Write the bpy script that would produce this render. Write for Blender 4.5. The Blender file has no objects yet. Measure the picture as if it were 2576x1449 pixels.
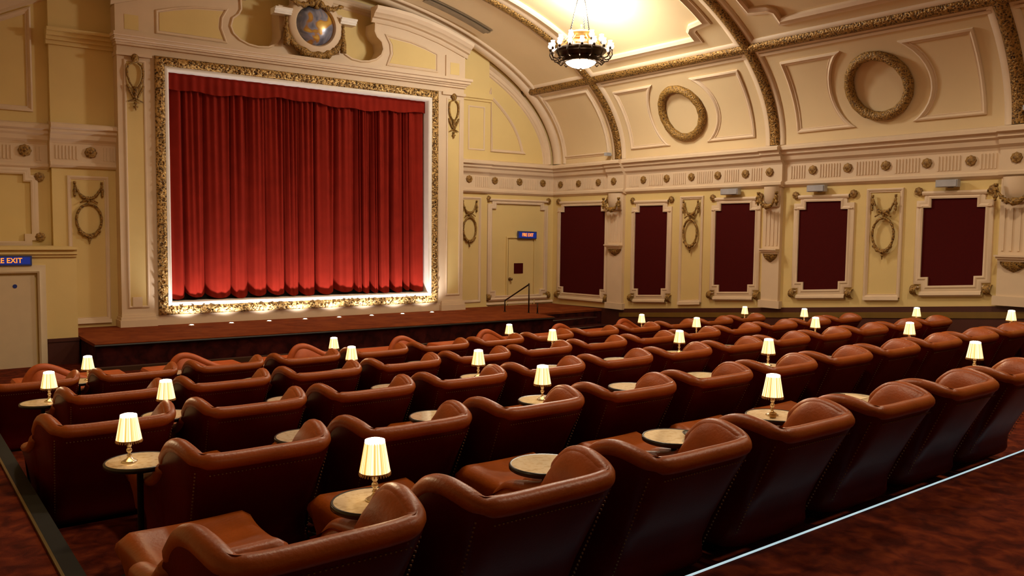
import bpy, math, random
from mathutils import Vector, Matrix
random.seed(7)
C = bpy.context.scene.collection
PI = math.pi
ZOFF = 2.5            # camera-eye coordinates are lifted by this so the front floor lies at z = 0

# ------------------------------------------------------------------ materials
def nodes(name):
    m = bpy.data.materials.new(name); m.use_nodes = True
    nt = m.node_tree; b = nt.nodes['Principled BSDF']
    return m, nt, b
def mat(name, col, rough=.6, metal=0, var=.12, scale=6., bump=0., bscale=40., spec=.5, sheen=0., coat=0.):
    m, nt, b = nodes(name)
    tc = nt.nodes.new('ShaderNodeTexCoord')
    n = nt.nodes.new('ShaderNodeTexNoise'); n.inputs['Scale'].default_value = scale; n.inputs['Detail'].default_value = 4
    nt.links.new(tc.outputs['Object'], n.inputs['Vector'])
    r = nt.nodes.new('ShaderNodeValToRGB')
    r.color_ramp.elements[0].position = .3; r.color_ramp.elements[1].position = .7
    r.color_ramp.elements[0].color = tuple(c*(1-var) for c in col)+(1,)
    r.color_ramp.elements[1].color = tuple(min(1, c*(1+var)) for c in col)+(1,)
    nt.links.new(n.outputs['Fac'], r.inputs['Fac']); nt.links.new(r.outputs['Color'], b.inputs['Base Color'])
    b.inputs['Roughness'].default_value = rough; b.inputs['Metallic'].default_value = metal
    b.inputs['Specular IOR Level'].default_value = spec
    b.inputs['Sheen Weight'].default_value = sheen; b.inputs['Coat Weight'].default_value = coat
    if bump:
        n2 = nt.nodes.new('ShaderNodeTexNoise'); n2.inputs['Scale'].default_value = bscale; n2.inputs['Detail'].default_value = 3
        nt.links.new(tc.outputs['Object'], n2.inputs['Vector'])
        bp = nt.nodes.new('ShaderNodeBump'); bp.inputs['Strength'].default_value = bump; bp.inputs['Distance'].default_value = .02
        nt.links.new(n2.outputs['Fac'], bp.inputs['Height']); nt.links.new(bp.outputs['Normal'], b.inputs['Normal'])
    return m
def gilt(name, dark, light, scale, rough=.4, metal=.55, lo=.38, hi=.62):
    m, nt, b = nodes(name)
    tc = nt.nodes.new('ShaderNodeTexCoord')
    v = nt.nodes.new('ShaderNodeTexVoronoi'); v.inputs['Scale'].default_value = scale
    n = nt.nodes.new('ShaderNodeTexNoise'); n.inputs['Scale'].default_value = scale*.8; n.inputs['Detail'].default_value = 3; n.inputs['Distortion'].default_value = 1.5
    for x in (v, n): nt.links.new(tc.outputs['Object'], x.inputs['Vector'])
    mx = nt.nodes.new('ShaderNodeMath'); mx.operation = 'ADD'; mx.use_clamp = True
    sc = nt.nodes.new('ShaderNodeMath'); sc.operation = 'MULTIPLY'; sc.inputs[1].default_value = .45
    nt.links.new(v.outputs['Distance'], sc.inputs[0]); nt.links.new(sc.outputs[0], mx.inputs[0])
    sb = nt.nodes.new('ShaderNodeMath'); sb.operation = 'MULTIPLY'; sb.inputs[1].default_value = .65
    nt.links.new(n.outputs['Fac'], sb.inputs[0]); nt.links.new(sb.outputs[0], mx.inputs[1])
    r = nt.nodes.new('ShaderNodeValToRGB')
    r.color_ramp.elements[0].position = lo; r.color_ramp.elements[1].position = hi
    r.color_ramp.elements[0].color = dark+(1,); r.color_ramp.elements[1].color = light+(1,)  # crevice shade of the relief put into the colour: low parts dark
    nt.links.new(mx.outputs[0], r.inputs['Fac']); nt.links.new(r.outputs['Color'], b.inputs['Base Color'])
    b.inputs['Roughness'].default_value = rough; b.inputs['Metallic'].default_value = metal
    bp = nt.nodes.new('ShaderNodeBump'); bp.inputs['Strength'].default_value = .8; bp.inputs['Distance'].default_value = .03
    nt.links.new(mx.outputs[0], bp.inputs['Height']); nt.links.new(bp.outputs['Normal'], b.inputs['Normal'])
    return m
def emit(name, col, s):
    m, nt, b = nodes(name)
    b.inputs['Base Color'].default_value = tuple(c*.5 for c in col)+(1,)
    b.inputs['Emission Color'].default_value = col+(1,); b.inputs['Emission Strength'].default_value = s
    return m
def shade_mat():
    # pleated fabric lit from inside: brighter and darker gathers round the cone
    m, nt, b = nodes('pleated_shade')
    tc = nt.nodes.new('ShaderNodeTexCoord'); sp = nt.nodes.new('ShaderNodeSeparateXYZ'); nt.links.new(tc.outputs['Object'], sp.inputs[0])
    at = nt.nodes.new('ShaderNodeMath'); at.operation = 'ARCTAN2'; nt.links.new(sp.outputs['Y'], at.inputs[0]); nt.links.new(sp.outputs['X'], at.inputs[1])
    n = nt.nodes.new('ShaderNodeTexNoise'); n.noise_dimensions = '1D'; n.inputs['Scale'].default_value = 5.5; n.inputs['Detail'].default_value = 2
    nt.links.new(at.outputs[0], n.inputs['W'])
    r = nt.nodes.new('ShaderNodeValToRGB'); e = r.color_ramp.elements
    e[0].position = .40; e[0].color = (.62, .26, .05, 1); e[1].position = .60; e[1].color = (1, .82, .46, 1)
    nt.links.new(n.outputs['Fac'], r.inputs['Fac']); nt.links.new(r.outputs['Color'], b.inputs['Emission Color'])
    b.inputs['Base Color'].default_value = (.75, .55, .3, 1); b.inputs['Emission Strength'].default_value = 1.75; b.inputs['Roughness'].default_value = .9
    return m
def mirror_mat():
    # pale tarnished mirror glass: a clear reflection with a cream foxed backing
    m, nt, b = nodes('antique_mirror')
    tc = nt.nodes.new('ShaderNodeTexCoord'); n = nt.nodes.new('ShaderNodeTexNoise'); n.inputs['Scale'].default_value = 30; n.inputs['Detail'].default_value = 5
    nt.links.new(tc.outputs['Object'], n.inputs['Vector'])
    r = nt.nodes.new('ShaderNodeValToRGB'); e = r.color_ramp.elements
    e[0].position = .34; e[0].color = (.74, .58, .34, 1); e[1].position = .50; e[1].color = (.97, .83, .58, 1)
    nt.links.new(n.outputs['Fac'], r.inputs['Fac']); nt.links.new(r.outputs['Color'], b.inputs['Base Color'])
    b.inputs['Metallic'].default_value = .35; b.inputs['Roughness'].default_value = .07; b.inputs['Specular IOR Level'].default_value = .8
    return m
def carpet(name, a, b_, c, scale):
    m, nt, b = nodes(name)
    tc = nt.nodes.new('ShaderNodeTexCoord')
    n = nt.nodes.new('ShaderNodeTexNoise'); n.inputs['Scale'].default_value = scale; n.inputs['Detail'].default_value = 8; n.inputs['Distortion'].default_value = .5
    nt.links.new(tc.outputs['Object'], n.inputs['Vector'])
    r = nt.nodes.new('ShaderNodeValToRGB'); e = r.color_ramp.elements
    e[0].position = .34; e[0].color = a+(1,); e[1].position = .68; e[1].color = c+(1,)
    k = e.new(.5); k.color = b_+(1,)
    nt.links.new(n.outputs['Fac'], r.inputs['Fac']); nt.links.new(r.outputs['Color'], b.inputs['Base Color'])
    b.inputs['Roughness'].default_value = .95; b.inputs['Specular IOR Level'].default_value = .1
    n2 = nt.nodes.new('ShaderNodeTexNoise'); n2.inputs['Scale'].default_value = 160
    nt.links.new(tc.outputs['Object'], n2.inputs['Vector'])
    bp = nt.nodes.new('ShaderNodeBump'); bp.inputs['Strength'].default_value = .4; bp.inputs['Distance'].default_value = .01
    nt.links.new(n2.outputs['Fac'], bp.inputs['Height']); nt.links.new(bp.outputs['Normal'], b.inputs['Normal'])
    return m
def roundel_mat():
    m, nt, b = nodes('painted_globe')
    tc = nt.nodes.new('ShaderNodeTexCoord'); n = nt.nodes.new('ShaderNodeTexNoise'); n.inputs['Scale'].default_value = 2.6; n.inputs['Detail'].default_value = 2.5; n.inputs['Distortion'].default_value = .7
    nt.links.new(tc.outputs['Object'], n.inputs['Vector'])
    r = nt.nodes.new('ShaderNodeValToRGB'); e = r.color_ramp.elements
    e[0].position = .40; e[0].color = (.13, .14, .2, 1); e[1].position = .62; e[1].color = (.62, .38, .07, 1)
    k = e.new(.5); k.color = (.27, .27, .34, 1); k = e.new(.54); k.color = (.42, .2, .05, 1)
    nt.links.new(n.outputs['Fac'], r.inputs['Fac']); nt.links.new(r.outputs['Color'], b.inputs['Base Color'])
    b.inputs['Roughness'].default_value = .25; b.inputs['Metallic'].default_value = .2
    return m
M = dict(
    wall=mat('cream_plaster', (.71, .54, .225), .75, var=.04, scale=1.2, bump=.05, bscale=90),
    trim=mat('off_white_plaster', (.70, .54, .365), .6, var=.03, scale=3),
    vault=mat('vault_plaster', (.69, .525, .295), .75, var=.04, scale=.8, bump=.05, bscale=60),
    white=mat('white_paint', (.82, .76, .66), .5, var=.03),
    gilt=gilt('antique_gilt', (.035, .016, .004), (.33, .18, .045), 26.),
    frame_gilt=gilt('carved_gilt_frame', (.06, .028, .008), (.58, .37, .13), 20., lo=.40, hi=.62),
    bronze=gilt('bronze_gilding', (.07, .032, .006), (.36, .20, .042), 30., rough=.5, metal=.2),
    rose=gilt('rosette_gilding', (.13, .06, .012), (.34, .19, .045), 22., rough=.5, metal=.3),
    fabric=mat('oxblood_fabric', (.055, .0014, .0011), .9, var=.08, scale=30, sheen=.0, spec=.15),
    velvet=mat('red_velvet', (.21, .0140, .0070), .85, var=.1, scale=3, sheen=.0, spec=.06),
    black=mat('black_void', (.004, .003, .003), .8),
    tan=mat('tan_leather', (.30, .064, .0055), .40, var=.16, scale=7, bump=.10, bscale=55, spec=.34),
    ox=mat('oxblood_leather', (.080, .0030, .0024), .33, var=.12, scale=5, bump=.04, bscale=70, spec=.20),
    seatred=mat('rust_leather', (.46, .085, .010), .55, var=.15, scale=6, bump=.1),
    stud=mat('brass_stud', (.20, .12, .06), .4, metal=.8),
    foot=mat('black_lacquer', (.006, .005, .005), .4),
    mirror=mirror_mat(),
    rim=mat('table_edge', (.012, .010, .010), .3),
    silver=mat('silvered_metal', (.80, .70, .52), .22, metal=.9),
    shade=shade_mat(), shadetop=emit('lamp_glow', (1, .86, .6), 5.), fringe=mat('bead_fringe', (.35, .18, .05), .5),
    carpet=carpet('red_carpet', (.045, .005, .0016), (.090, .0115, .003), (.155, .026, .0055), 8.),
    dcarpet=carpet('dark_carpet', (.010, .0016, .0012), (.026, .004, .002), (.05, .009, .004), 6.),
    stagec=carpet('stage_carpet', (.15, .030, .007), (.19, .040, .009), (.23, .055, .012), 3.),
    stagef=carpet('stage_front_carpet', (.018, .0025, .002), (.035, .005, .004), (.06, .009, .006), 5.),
    dado=mat('dark_red_dado', (.060, .010, .0035), .55, var=.08),
    olive=mat('olive_band', (.16, .085, .010), .5, var=.08),
    green=mat('dark_green_edging', (.007, .006, .0018), .7, spec=.2), brass=mat('brass_strip', (.17, .115, .03), .35, metal=.7),
    led=emit('led_strip', (.64, .86, .93), .64), steel=mat('grey_metal', (.42, .43, .46), .4, metal=.2),
    foota=emit('footlight_glow', (1, .93, .85), 14.), bulb=emit('frosted_lamp', (1, .92, .76), 9.), bowl=emit('alabaster_bowl', (1, .93, .8), 7.),
    dbronze=mat('dark_bronze', (.035, .018, .008), .35, metal=.7), door=mat('cream_door', (.62, .49, .31), .55, var=.03),
    bluebox=mat('blue_sign_case', (.03, .055, .22), .4), redlet=emit('orange_letters', (1, .22, .01), 1.6), whitesign=emit('pale_pictogram', (.75, .8, 1.), 1.2),
    bluedot=mat('blue_disc', (.01, .03, .2), .4), globe=roundel_mat(), paper=mat('cream_card', (.72, .55, .33), .8), slot=mat('vault_slot', (.26, .20, .12), .8),
    amber=mat('gilded_gallery', (.42, .22, .05), .5, metal=.3),
)

# ------------------------------------------------------------------ mesh builder
class MB:
    def __init__(s): s.v = []; s.f = []
    def add(s, vs, fs):
        o = len(s.v); s.v += [tuple(v) for v in vs]; s.f += [tuple(i+o for i in f) for f in fs]
    def box(s, x0, x1, y0, y1, z0, z1, M_=None):
        vs = [(x, y, z) for x in (x0, x1) for y in (y0, y1) for z in (z0, z1)]
        if M_: vs = [M_(*v) for v in vs]
        s.add(vs, [(0, 1, 3, 2), (4, 6, 7, 5), (0, 4, 5, 1), (2, 3, 7, 6), (0, 2, 6, 4), (1, 5, 7, 3)])
    def grid(s, rows, closed=False, cap=False):
        n = len(rows[0]); o = len(s.v)
        for r in rows: s.v += [tuple(p) for p in r]
        for i in range(len(rows)-1):
            for j in range(n if closed else n-1):
                k = (j+1) % n
                s.f.append((o+i*n+j, o+i*n+k, o+(i+1)*n+k, o+(i+1)*n+j))
        if cap:
            s.f.append(tuple(o+j for j in range(n))[::-1]); s.f.append(tuple(o+(len(rows)-1)*n+j for j in range(n)))
    def tube(s, pts, r, seg=10, closed=False, cap=True, sy=1.):
        pts = [Vector(p) for p in pts]; n = len(pts); rows = []
        up = Vector((0, 0, 1)); prev = None
        for i, p in enumerate(pts):
            a = pts[(i-1) % n] if (closed or i) else p; b = pts[(i+1) % n] if (closed or i < n-1) else p
            t = (b-a); t = t.normalized() if t.length > 1e-9 else Vector((0, 1, 0))
            if prev is None:
                u = up.cross(t)
                if u.length < .05: u = Vector((1, 0, 0)).cross(t)
            else:
                u = prev - t*prev.dot(t)
            u.normalize(); w = t.cross(u); prev = u
            rr = r[i] if isinstance(r, (list, tuple)) else r
            rows.append([p+u*(math.cos(2*PI*j/seg)*rr)+w*(math.sin(2*PI*j/seg)*rr*sy) for j in range(seg)])
        if closed: rows.append(rows[0])
        s.grid(rows, closed=True, cap=cap and not closed)
    def lathe(s, prof, seg=20, c=(0, 0, 0), cap=True, M_=None):
        rows = []
        for r, z in prof:
            row = [(c[0]+r*math.cos(2*PI*j/seg), c[1]+r*math.sin(2*PI*j/seg), c[2]+z) for j in range(seg)]
            rows.append([M_(*p) for p in row] if M_ else row)
        s.grid(rows, closed=True, cap=cap)
    def poly(s, M_, pts, d0, d1):
        n = len(pts); o = len(s.v)
        s.v += [tuple(M_(a, b, d0)) for a, b in pts]+[tuple(M_(a, b, d1)) for a, b in pts]
        s.f.append(tuple(range(o, o+n))[::-1]); s.f.append(tuple(range(o+n, o+2*n)))
        for i in range(n):
            j = (i+1) % n; s.f.append((o+i, o+j, o+n+j, o+n+i))
    def mould(s, M_, pts, prof, closed=True):
        # pts: outline (a,b) on a wall; prof: (offset to the left of travel, depth)
        n = len(pts); rows = []
        for i in range(n):
            p = Vector(pts[i]); a = Vector(pts[(i-1) % n]); b = Vector(pts[(i+1) % n])
            if not closed and i == 0: a = p-(b-p)
            if not closed and i == n-1: b = p+(p-a)
            t1 = (p-a).normalized(); t2 = (b-p).normalized()
            n1 = Vector((-t1.y, t1.x)); n2 = Vector((-t2.y, t2.x)); m = n1+n2
            m = m/max(.35, m.length_squared)*2 if m.length > 1e-6 else n1
            rows.append([M_(p.x+m.x*o, p.y+m.y*o, d) for o, d in prof])
        if closed: rows.append(rows[0])
        s.grid(rows)
    def build(s, name, m, parent=None, smooth=False, angle=None):
        me = bpy.data.meshes.new(name); me.from_pydata(s.v, [], s.f); me.update()
        import bmesh
        bm = bmesh.new(); bm.from_mesh(me); bmesh.ops.remove_doubles(bm, verts=bm.verts, dist=1e-5); bmesh.ops.recalc_face_normals(bm, faces=bm.faces); bm.to_mesh(me); bm.free()
        if smooth or angle:
            me.shade_smooth()
            if angle: me.set_sharp_from_angle(angle=math.radians(angle))
        me.materials.append(M[m] if isinstance(m, str) else m)
        o = bpy.data.objects.new(name, me); C.objects.link(o)
        if parent is not None: o.parent = parent
        return o
def tag(o, label, cat, group=None):
    o['label'] = label; o['category'] = cat
    if group: o['group'] = group
    return o
def thing(name, label, cat, loc=(0, 0, 0), rz=0, group=None):
    o = bpy.data.objects.new(name, None); C.objects.link(o); o.location = loc; o.rotation_euler = (0, 0, rz); o.empty_display_size = .1
    return tag(o, label, cat, group)
def struct(o): o['kind'] = 'structure'; return o
def dup(root, loc, label, group=None):
    r = root.copy(); C.objects.link(r); r.location = loc; r['label'] = label
    if group: r['group'] = group
    for ch in list(root.children):
        c = ch.copy(); C.objects.link(c); c.parent = r
        for g in ch.children:
            d = g.copy(); C.objects.link(d); d.parent = c
    return r
ORD = ['first', 'second', 'third', 'fourth', 'fifth', 'sixth', 'seventh', 'eighth', 'ninth', 'tenth', 'eleventh', 'twelfth', 'thirteenth', 'fourteenth', 'fifteenth', 'sixteenth']
def spline(P, n):
    out = []
    for i in range(len(P)-1):
        p0 = Vector(P[max(i-1, 0)]); p1 = Vector(P[i]); p2 = Vector(P[i+1]); p3 = Vector(P[min(i+2, len(P)-1)])
        for k in range(n):
            t = k/n
            out.append(.5*((2*p1)+(p2-p0)*t+(2*p0-5*p1+4*p2-p3)*t*t+(3*p1-p0-3*p2+p3)*t**3))
    out.append(Vector(P[-1])); return out
def ell(ca, cb, ra, rb, n=32, t0=0., t1=2*PI, end=False):
    return [(ca+ra*math.cos(t0+(t1-t0)*i/n), cb+rb*math.sin(t0+(t1-t0)*i/n)) for i in range(n+(1 if end else 0))]
def rect(a0, a1, b0, b1): return [(a0, b0), (a1, b0), (a1, b1), (a0, b1)]

# ------------------------------------------------------------------ room planes
T = 15.2; W = 18.2; K = .045; WP = 17.77; XL = -.9; YB = -5.5
def MF(a, b, d): return (a, W-K*(a-4.5)-d, b)          # front wall
def MP(a, b, d): return (a, WP-K*(a-4.5)-d, b)         # proscenium face
def MR(a, b, d): return (T-d, a, b)                    # right wall
XC, VA, ZC, VB = 7.6, 7.6, 1.9, 3.7
def MV(y, th, d):                                       # barrel vault, th in degrees
    t = math.radians(th); nx, nz = math.cos(t)/VA, math.sin(t)/VB; l = math.hypot(nx, nz)
    return (XC+VA*math.cos(t)-d*nx/l, y, ZC+VB*math.sin(t)-d*nz/l)
BEAD = [(0, 0), (.0, .03), (.02, .04), (.045, .03), (.055, .015), (.07, .02), (.075, 0)]
THIN = [(0, 0), (0, .02), (.02, .03), (.04, .02), (.045, 0)]

def floor_z(k): return -1.9-.13*(k-1)
EDGE = [2.66+1.737*k for k in range(0, 6)]             # tier edges

# floor: rear platform, left aisle, five tiers, front strip
b = MB(); FB = -3.0
b.box(XL, T, YB, EDGE[0], FB, -1.74); b.box(XL, .79, EDGE[0], 8.8, FB, -1.75)
b.box(XL, .79, 8.8, 11.4, FB, -2.2); b.box(XL, .79, 11.4, W, FB, -2.5)
for k in range(1, 6): b.box(.79, T, EDGE[k-1], EDGE[k] if k < 5 else 11.1, FB, floor_z(k))
b.box(.79, T, 11.1, W+.3, FB, -2.5)
struct(b.build('floor', 'carpet'))
b = MB(); b.box(.70, .79, 2.9, 8.8, -1.75, -1.742); tag(b.build('aisle_edging', 'green'), 'dark green edging band along the left aisle carpet', 'edging')
b = MB(); b.box(.685, .70, 2.9, 8.8, -1.75, -1.735); tag(b.build('brass_nosing', 'brass'), 'thin brass strip running along the left aisle edge', 'strip')
b = MB(); b.box(.8, 14.4, EDGE[0]-.006, EDGE[0]+.006, -1.752, -1.734); tag(b.build('light_strip', 'led'), 'thin bluish white light strip on the floor edge behind the nearest chairs', 'light strip')

# walls
b = MB(); b.poly(MF, rect(XL, T+.3, -3, 6.2), -.3, 0); struct(b.build('wall_front', 'wall'))
b = MB(); b.poly(MR, rect(YB, W, -3, 2.2), -.3, 0); struct(b.build('wall_right', 'wall'))
b = MB(); b.box(XL-.3, XL, YB, W, -3, 2.2); struct(b.build('wall_left', 'wall'))
b = MB(); b.box(XL-.3, T+.3, YB-.3, YB, -3, 6.2); struct(b.build('wall_back', 'wall'))
b = MB(); rows = []
for i in range(97):
    th = 180*i/96; rows.append([MV(y, th, 0) for y in (YB, 0, 6, 12, W+.2)])
b.grid(rows); rows = [[MV(y, 180*i/96, -.3) for y in (YB, W+.2)] for i in range(97)]; b.grid(rows)
b.box(XL-.3, .02, YB, W+.2, 1.9, 2.2)
struct(b.build('ceiling', 'vault', angle=30))

# dado on the right wall follows the rake of the floor
def dz(y): return -1.96+.0857*(15.2-y) if y < 15.2 else -1.96-.02*(y-15.2)
b = MB()
ys = [YB, 0, 5, 10, 15.2, 17.72]
b.poly(MR, [(y, -3) for y in (ys[0], ys[-1])]+[(y, dz(y)) for y in ys[::-1]], 0, .03)
o = struct(b.build('trim_1', 'dado'))
b = MB(); b.poly(MR, [(YB, dz(YB)-.21), (15.0, dz(15.0)-.21), (15.0, dz(15.0)-.10), (YB, dz(YB)-.10)], .03, .045); struct(b.build('trim_2', 'olive'))

# ------------------------------------------------------------------ cornices and friezes
CORN = [(0, .06), (.20, .02), (.24, -.01), (.24, -.07), (.17, -.10), (.17, -.15), (.12, -.19), (.10, -.27), (.05, -.32), (.03, -.36), (.03, -.70), (.07, -.73), (.07, -.78), (.03, -.82), (0, -.84)]
def cornice(M_, a0, a1, zt, off=0., prof=CORN, mat_='trim', name='trim', flutes=None, k=1.):
    b = MB()
    rows = [[M_(a, zt+z*k, (d+off if d or 0 < i < len(prof)-1 else 0)) for i, (d, z) in enumerate(prof)] for a in (a0, a1)]
    b.grid(rows)
    for r in rows: b.add(r, [tuple(range(len(r)))])
    for a in (flutes or []): b.box(a-.013, a+.013, zt-.66, zt-.40, .028+off, .045+off, M_)
    return struct(b.build(name, mat_))
R_ROS = [17.37, 16.63, 15.86, 14.25, 13.49, 12.73, 11.97, 11.22, 9.58, 8.82, 8.05, 7.28, 6.52]
PILS = [(14.85, 15.44), (10.24, 10.72), (5.45, 6.02)]
def fl(lst, lo, hi, step=.06, gap=.15):
    out = []; a = lo
    while a < hi:
        if all(abs(a-r) > gap for r in lst): out.append(a)
        a += step
    return out
spans = [(15.44, 17.74), (10.72, 14.85), (6.02, 10.24), (YB, 5.45)]
tn = 3
for a0, a1 in spans:
    cornice(MR, a0, a1, 1.84, name='trim_%d' % tn, flutes=fl(R_ROS, a0+.1, a1-.1) if a1 > 7 else None); tn += 1
for a0, a1 in PILS: cornice(MR, a0, a1, 1.84, .09, name='trim_%d' % tn); tn += 1
F_ROS = [13.18, 13.99, 14.79]
cornice(MF, 12.93, 15.2, 1.84, name='trim_%d' % tn, flutes=fl(F_ROS, 13.0, 15.1)); tn += 1
cornice(MF, 11.9, 12.93, 1.84, .09, name='trim_%d' % tn, flutes=fl([12.31], 12.05, 12.9, gap=.2)); tn += 1
cornice(MF, XL, 2.74, 1.94, name='trim_%d' % tn, flutes=fl([2.34], 1.4, 2.65, gap=.17)); tn += 1
cornice(MF, 2.74, 4.0, 1.98, .14, name='trim_%d' % tn, flutes=fl([3.45], 2.85, 3.9, gap=.2)); tn += 1

# rosettes
def rosette_mesh(r):
    b = MB(); rows = []
    for rr, d in ((1., 0), (1., .3), (.86, .42), (.7, .36), (.5, .52), (.3, .5), (.22, .62), (.02, .68)):
        rows.append([(r*rr*(1+(.07*math.cos(8*t) if rr > .4 else 0))*math.cos(t), r*rr*(1+(.07*math.cos(8*t) if rr > .4 else 0))*math.sin(t), d*r) for t in [2*PI*j/32 for j in range(32)]])
    b.grid(rows, closed=True, cap=True); return b
proto_ros = None; ros_n = 0
def wallmat(M_, a, z, d):
    o = Vector(M_(a, z, d)); u = (Vector(M_(a+1, z, d))-o).normalized(); w = (Vector(M_(a, z, d+1))-o).normalized(); v = w.cross(u)
    m = Matrix((u, v, w)).transposed().to_4x4(); m.translation = o; return m
ros_me = {}
def rosette(M_, a, z, d, r, label=None, group=None, parent=None, name='rosette'):
    if r not in ros_me:
        o = rosette_mesh(r).build('rosette', 'rose', smooth=True); ros_me[r] = o.data; bpy.data.objects.remove(o)
    o = bpy.data.objects.new(name, ros_me[r]); C.objects.link(o)
    o.matrix_world = wallmat(M_, a, z, d)
    if parent: o.parent = parent
    else: tag(o, label, 'rosette', group)
    return o
for i, y in enumerate(sorted(R_ROS+[15.2, 10.54, 5.76], reverse=True)):
    pil = y in (15.2, 10.54, 5.76)
    rosette(MR, y, 1.335, .12 if pil else .03, .088, 'round gilt rosette on the right wall frieze, %s from the front corner' % ORD[i], 'gilt rosettes on the right wall frieze')
for i, x in enumerate([12.31]+F_ROS):
    rosette(MF, x, 1.37, .12 if i == 0 else .03, .092, 'round gilt rosette on the frieze right of the stage, %s from the curtain' % ORD[i], 'gilt rosettes on the frieze right of the stage')
rosette(MF, 3.45, 1.47, .17, .105, 'round gilt rosette on the left pilaster frieze beside the stage', 'gilt rosettes on the frieze left of the stage')
rosette(MF, 2.34, 1.455, .03, .11, 'round gilt rosette on the frieze at the left picture edge', 'gilt rosettes on the frieze left of the stage')

# ------------------------------------------------------------------ right wall: pilasters, panels, ornaments
for (a0, a1) in PILS:
    b = MB(); zb = dz((a0+a1)/2)
    b.box(a0+.03, a1-.03, zb, 1.02, 0, .09, MR)
    b.box(a0-.02, a1+.02, zb, zb+.16, 0, .12, MR)
    n = 4
    for i in range(n):
        x = a0+.1+(a1-a0-.2)*i/(n-1); b.box(x-.018, x+.018, -.22, .5, .088, .105, MR)
    # console block under the frieze, rounded
    ac = (a0+a1)/2; hw = (a1-a0)/2-.06
    rows = [[MR(ac+hw*math.cos(t), z, .09+dd*math.sin(t)) for t in [PI*j/10 for j in range(11)]] for z, dd in ((1.02, .16), (.85, .16), (.72, .13), (.6, .05))]
    b.grid(rows); b.add([MR(ac+hw*math.cos(PI*j/10), .6, .09+.05*math.sin(PI*j/10)) for j in range(11)], [tuple(range(11))])
    struct(b.build('trim_%d' % tn, 'trim', angle=35)); tn += 1
def lumpy(b, pts, r, amp=.35, f=9., seg=8):
    L = 0; rad = []
    for i, p in enumerate(pts):
        if i: L += (Vector(p)-Vector(pts[i-1])).length
        rad.append((r[i] if isinstance(r, list) else r)*(1+amp*math.sin(L/(r[i] if isinstance(r, list) else r)*1.9)))
    b.tube(pts, rad, seg)
def swag(M_, ac, z, d, hw, drop, r=.035, b=None):
    b = b or MB()
    pts = [M_(ac+hw*(-1+2*i/28), z-drop*(1-abs(-1+2*i/28)**2.7), d) for i in range(29)]
    lumpy(b, pts, [r*(.55+.75*(1-abs(-1+2*i/28))) for i in range(29)])
    for s in (-1, 1):
        b.tube([M_(ac+s*hw, z+.05, d), M_(ac+s*hw, z, d)], r*.9, 8)
        lumpy(b, [M_(ac+s*hw*1.02, z-.02-drop*.85*i/12, d) for i in range(13)], [r*(.45+.5*math.sin(PI*i/12)) for i in range(13)])
    return b
def oval_ornament(M_, ac, zc, d, hw, label, cat='ornament'):
    t = thing('oval_wreath', label, cat, (0, 0, 0), 0, 'gilt oval wreath ornaments')
    b = swag(M_, ac, zc+.70, d, hw, .28, .027); b.build('garland', 'bronze', t, smooth=True)
    b = MB()
    for s in (-1, 1):
        b.tube([M_(ac, zc+.36, d)]+[M_(ac+s*.04*k, zc+.36+.03*math.sin(k*1.1), d+.02) for k in range(1, 5)], .014, 6)
    b.tube([M_(ac, zc+.42, d), M_(ac, zc+.30, d)], .02, 8); b.build('ribbon', 'bronze', t, smooth=True)
    b = MB()
    pts = [M_(a_, z_, d) for a_, z_ in ell(ac, zc, hw*.93, .305, 40)]
    b.tube(pts, [.024*(1+.18*math.sin(i*2.4)) for i in range(40)], 8, closed=True); b.build('oval_ring', 'bronze', t, smooth=True)
    b = MB()
    for s in (-1, 1):
        lumpy(b, [M_(ac+s*hw*.93*math.sin(.95*(1-i/10)), zc-.305*math.cos(.95*(1-i/10))-.03, d+.01) for i in range(11)], .03)
    lumpy(b, [M_(ac, zc-.32-.16*i/10, d) for i in range(11)], [.034*(1-.07*i) for i in range(11)]); b.build('husk_drop', 'bronze', t, smooth=True)
    return t
def place_root(o, M_, a, z, d):
    # give the Empty the ornament's own position; children keep their place
    p = Vector(M_(a, z, d)); o.location = p
    for c in o.children: c.location = -p
swl = ['gilt garland swag on the right wall pilaster nearest the stage', 'gilt garland swag on the middle right wall pilaster', 'gilt garland swag on the pilaster at the right picture edge']
brl = ['gilt corbel bracket on the right wall pilaster nearest the stage', 'gilt corbel bracket on the middle right wall pilaster', 'gilt corbel bracket on the pilaster at the right picture edge']
for i, (a0, a1) in enumerate(PILS):
    ac = (a0+a1)/2
    tag(swag(MR, ac, .86, .27, (a1-a0)/2-.02, .26, .042).build('garland_swag', 'bronze', smooth=True), swl[i], 'swag', 'gilt swags on the right wall pilasters')
    t = thing('corbel_bracket', brl[i], 'bracket', (0, 0, 0), 0, 'corbel brackets on the right wall pilasters')
    b = MB()
    for z0, z1, dd, e in ((-.32, -.29, .24, .0), (-.36, -.32, .21, -.02), (-.40, -.36, .18, -.04)): b.box(a0+.02-e, a1-.02+e, z0, z1, .09, dd, MR)
    b.build('shelf', 'trim', t)
    b = MB(); hw = (a1-a0)/2-.07
    rows = [[MR(ac+hw*s*math.cos(u), z, .09+.10*s*math.sin(u)*(1+.12*math.sin(9*u))) for u in [PI*j/18 for j in range(19)]] for z, s in ((-.40, 1.), (-.44, .98), (-.49, .80), (-.53, .52), (-.56, .24), (-.58, .05))]
    b.grid(rows); b.build('acanthus_cup', 'bronze', t, smooth=True); place_root(t, MR, ac, -.4, .1)

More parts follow.
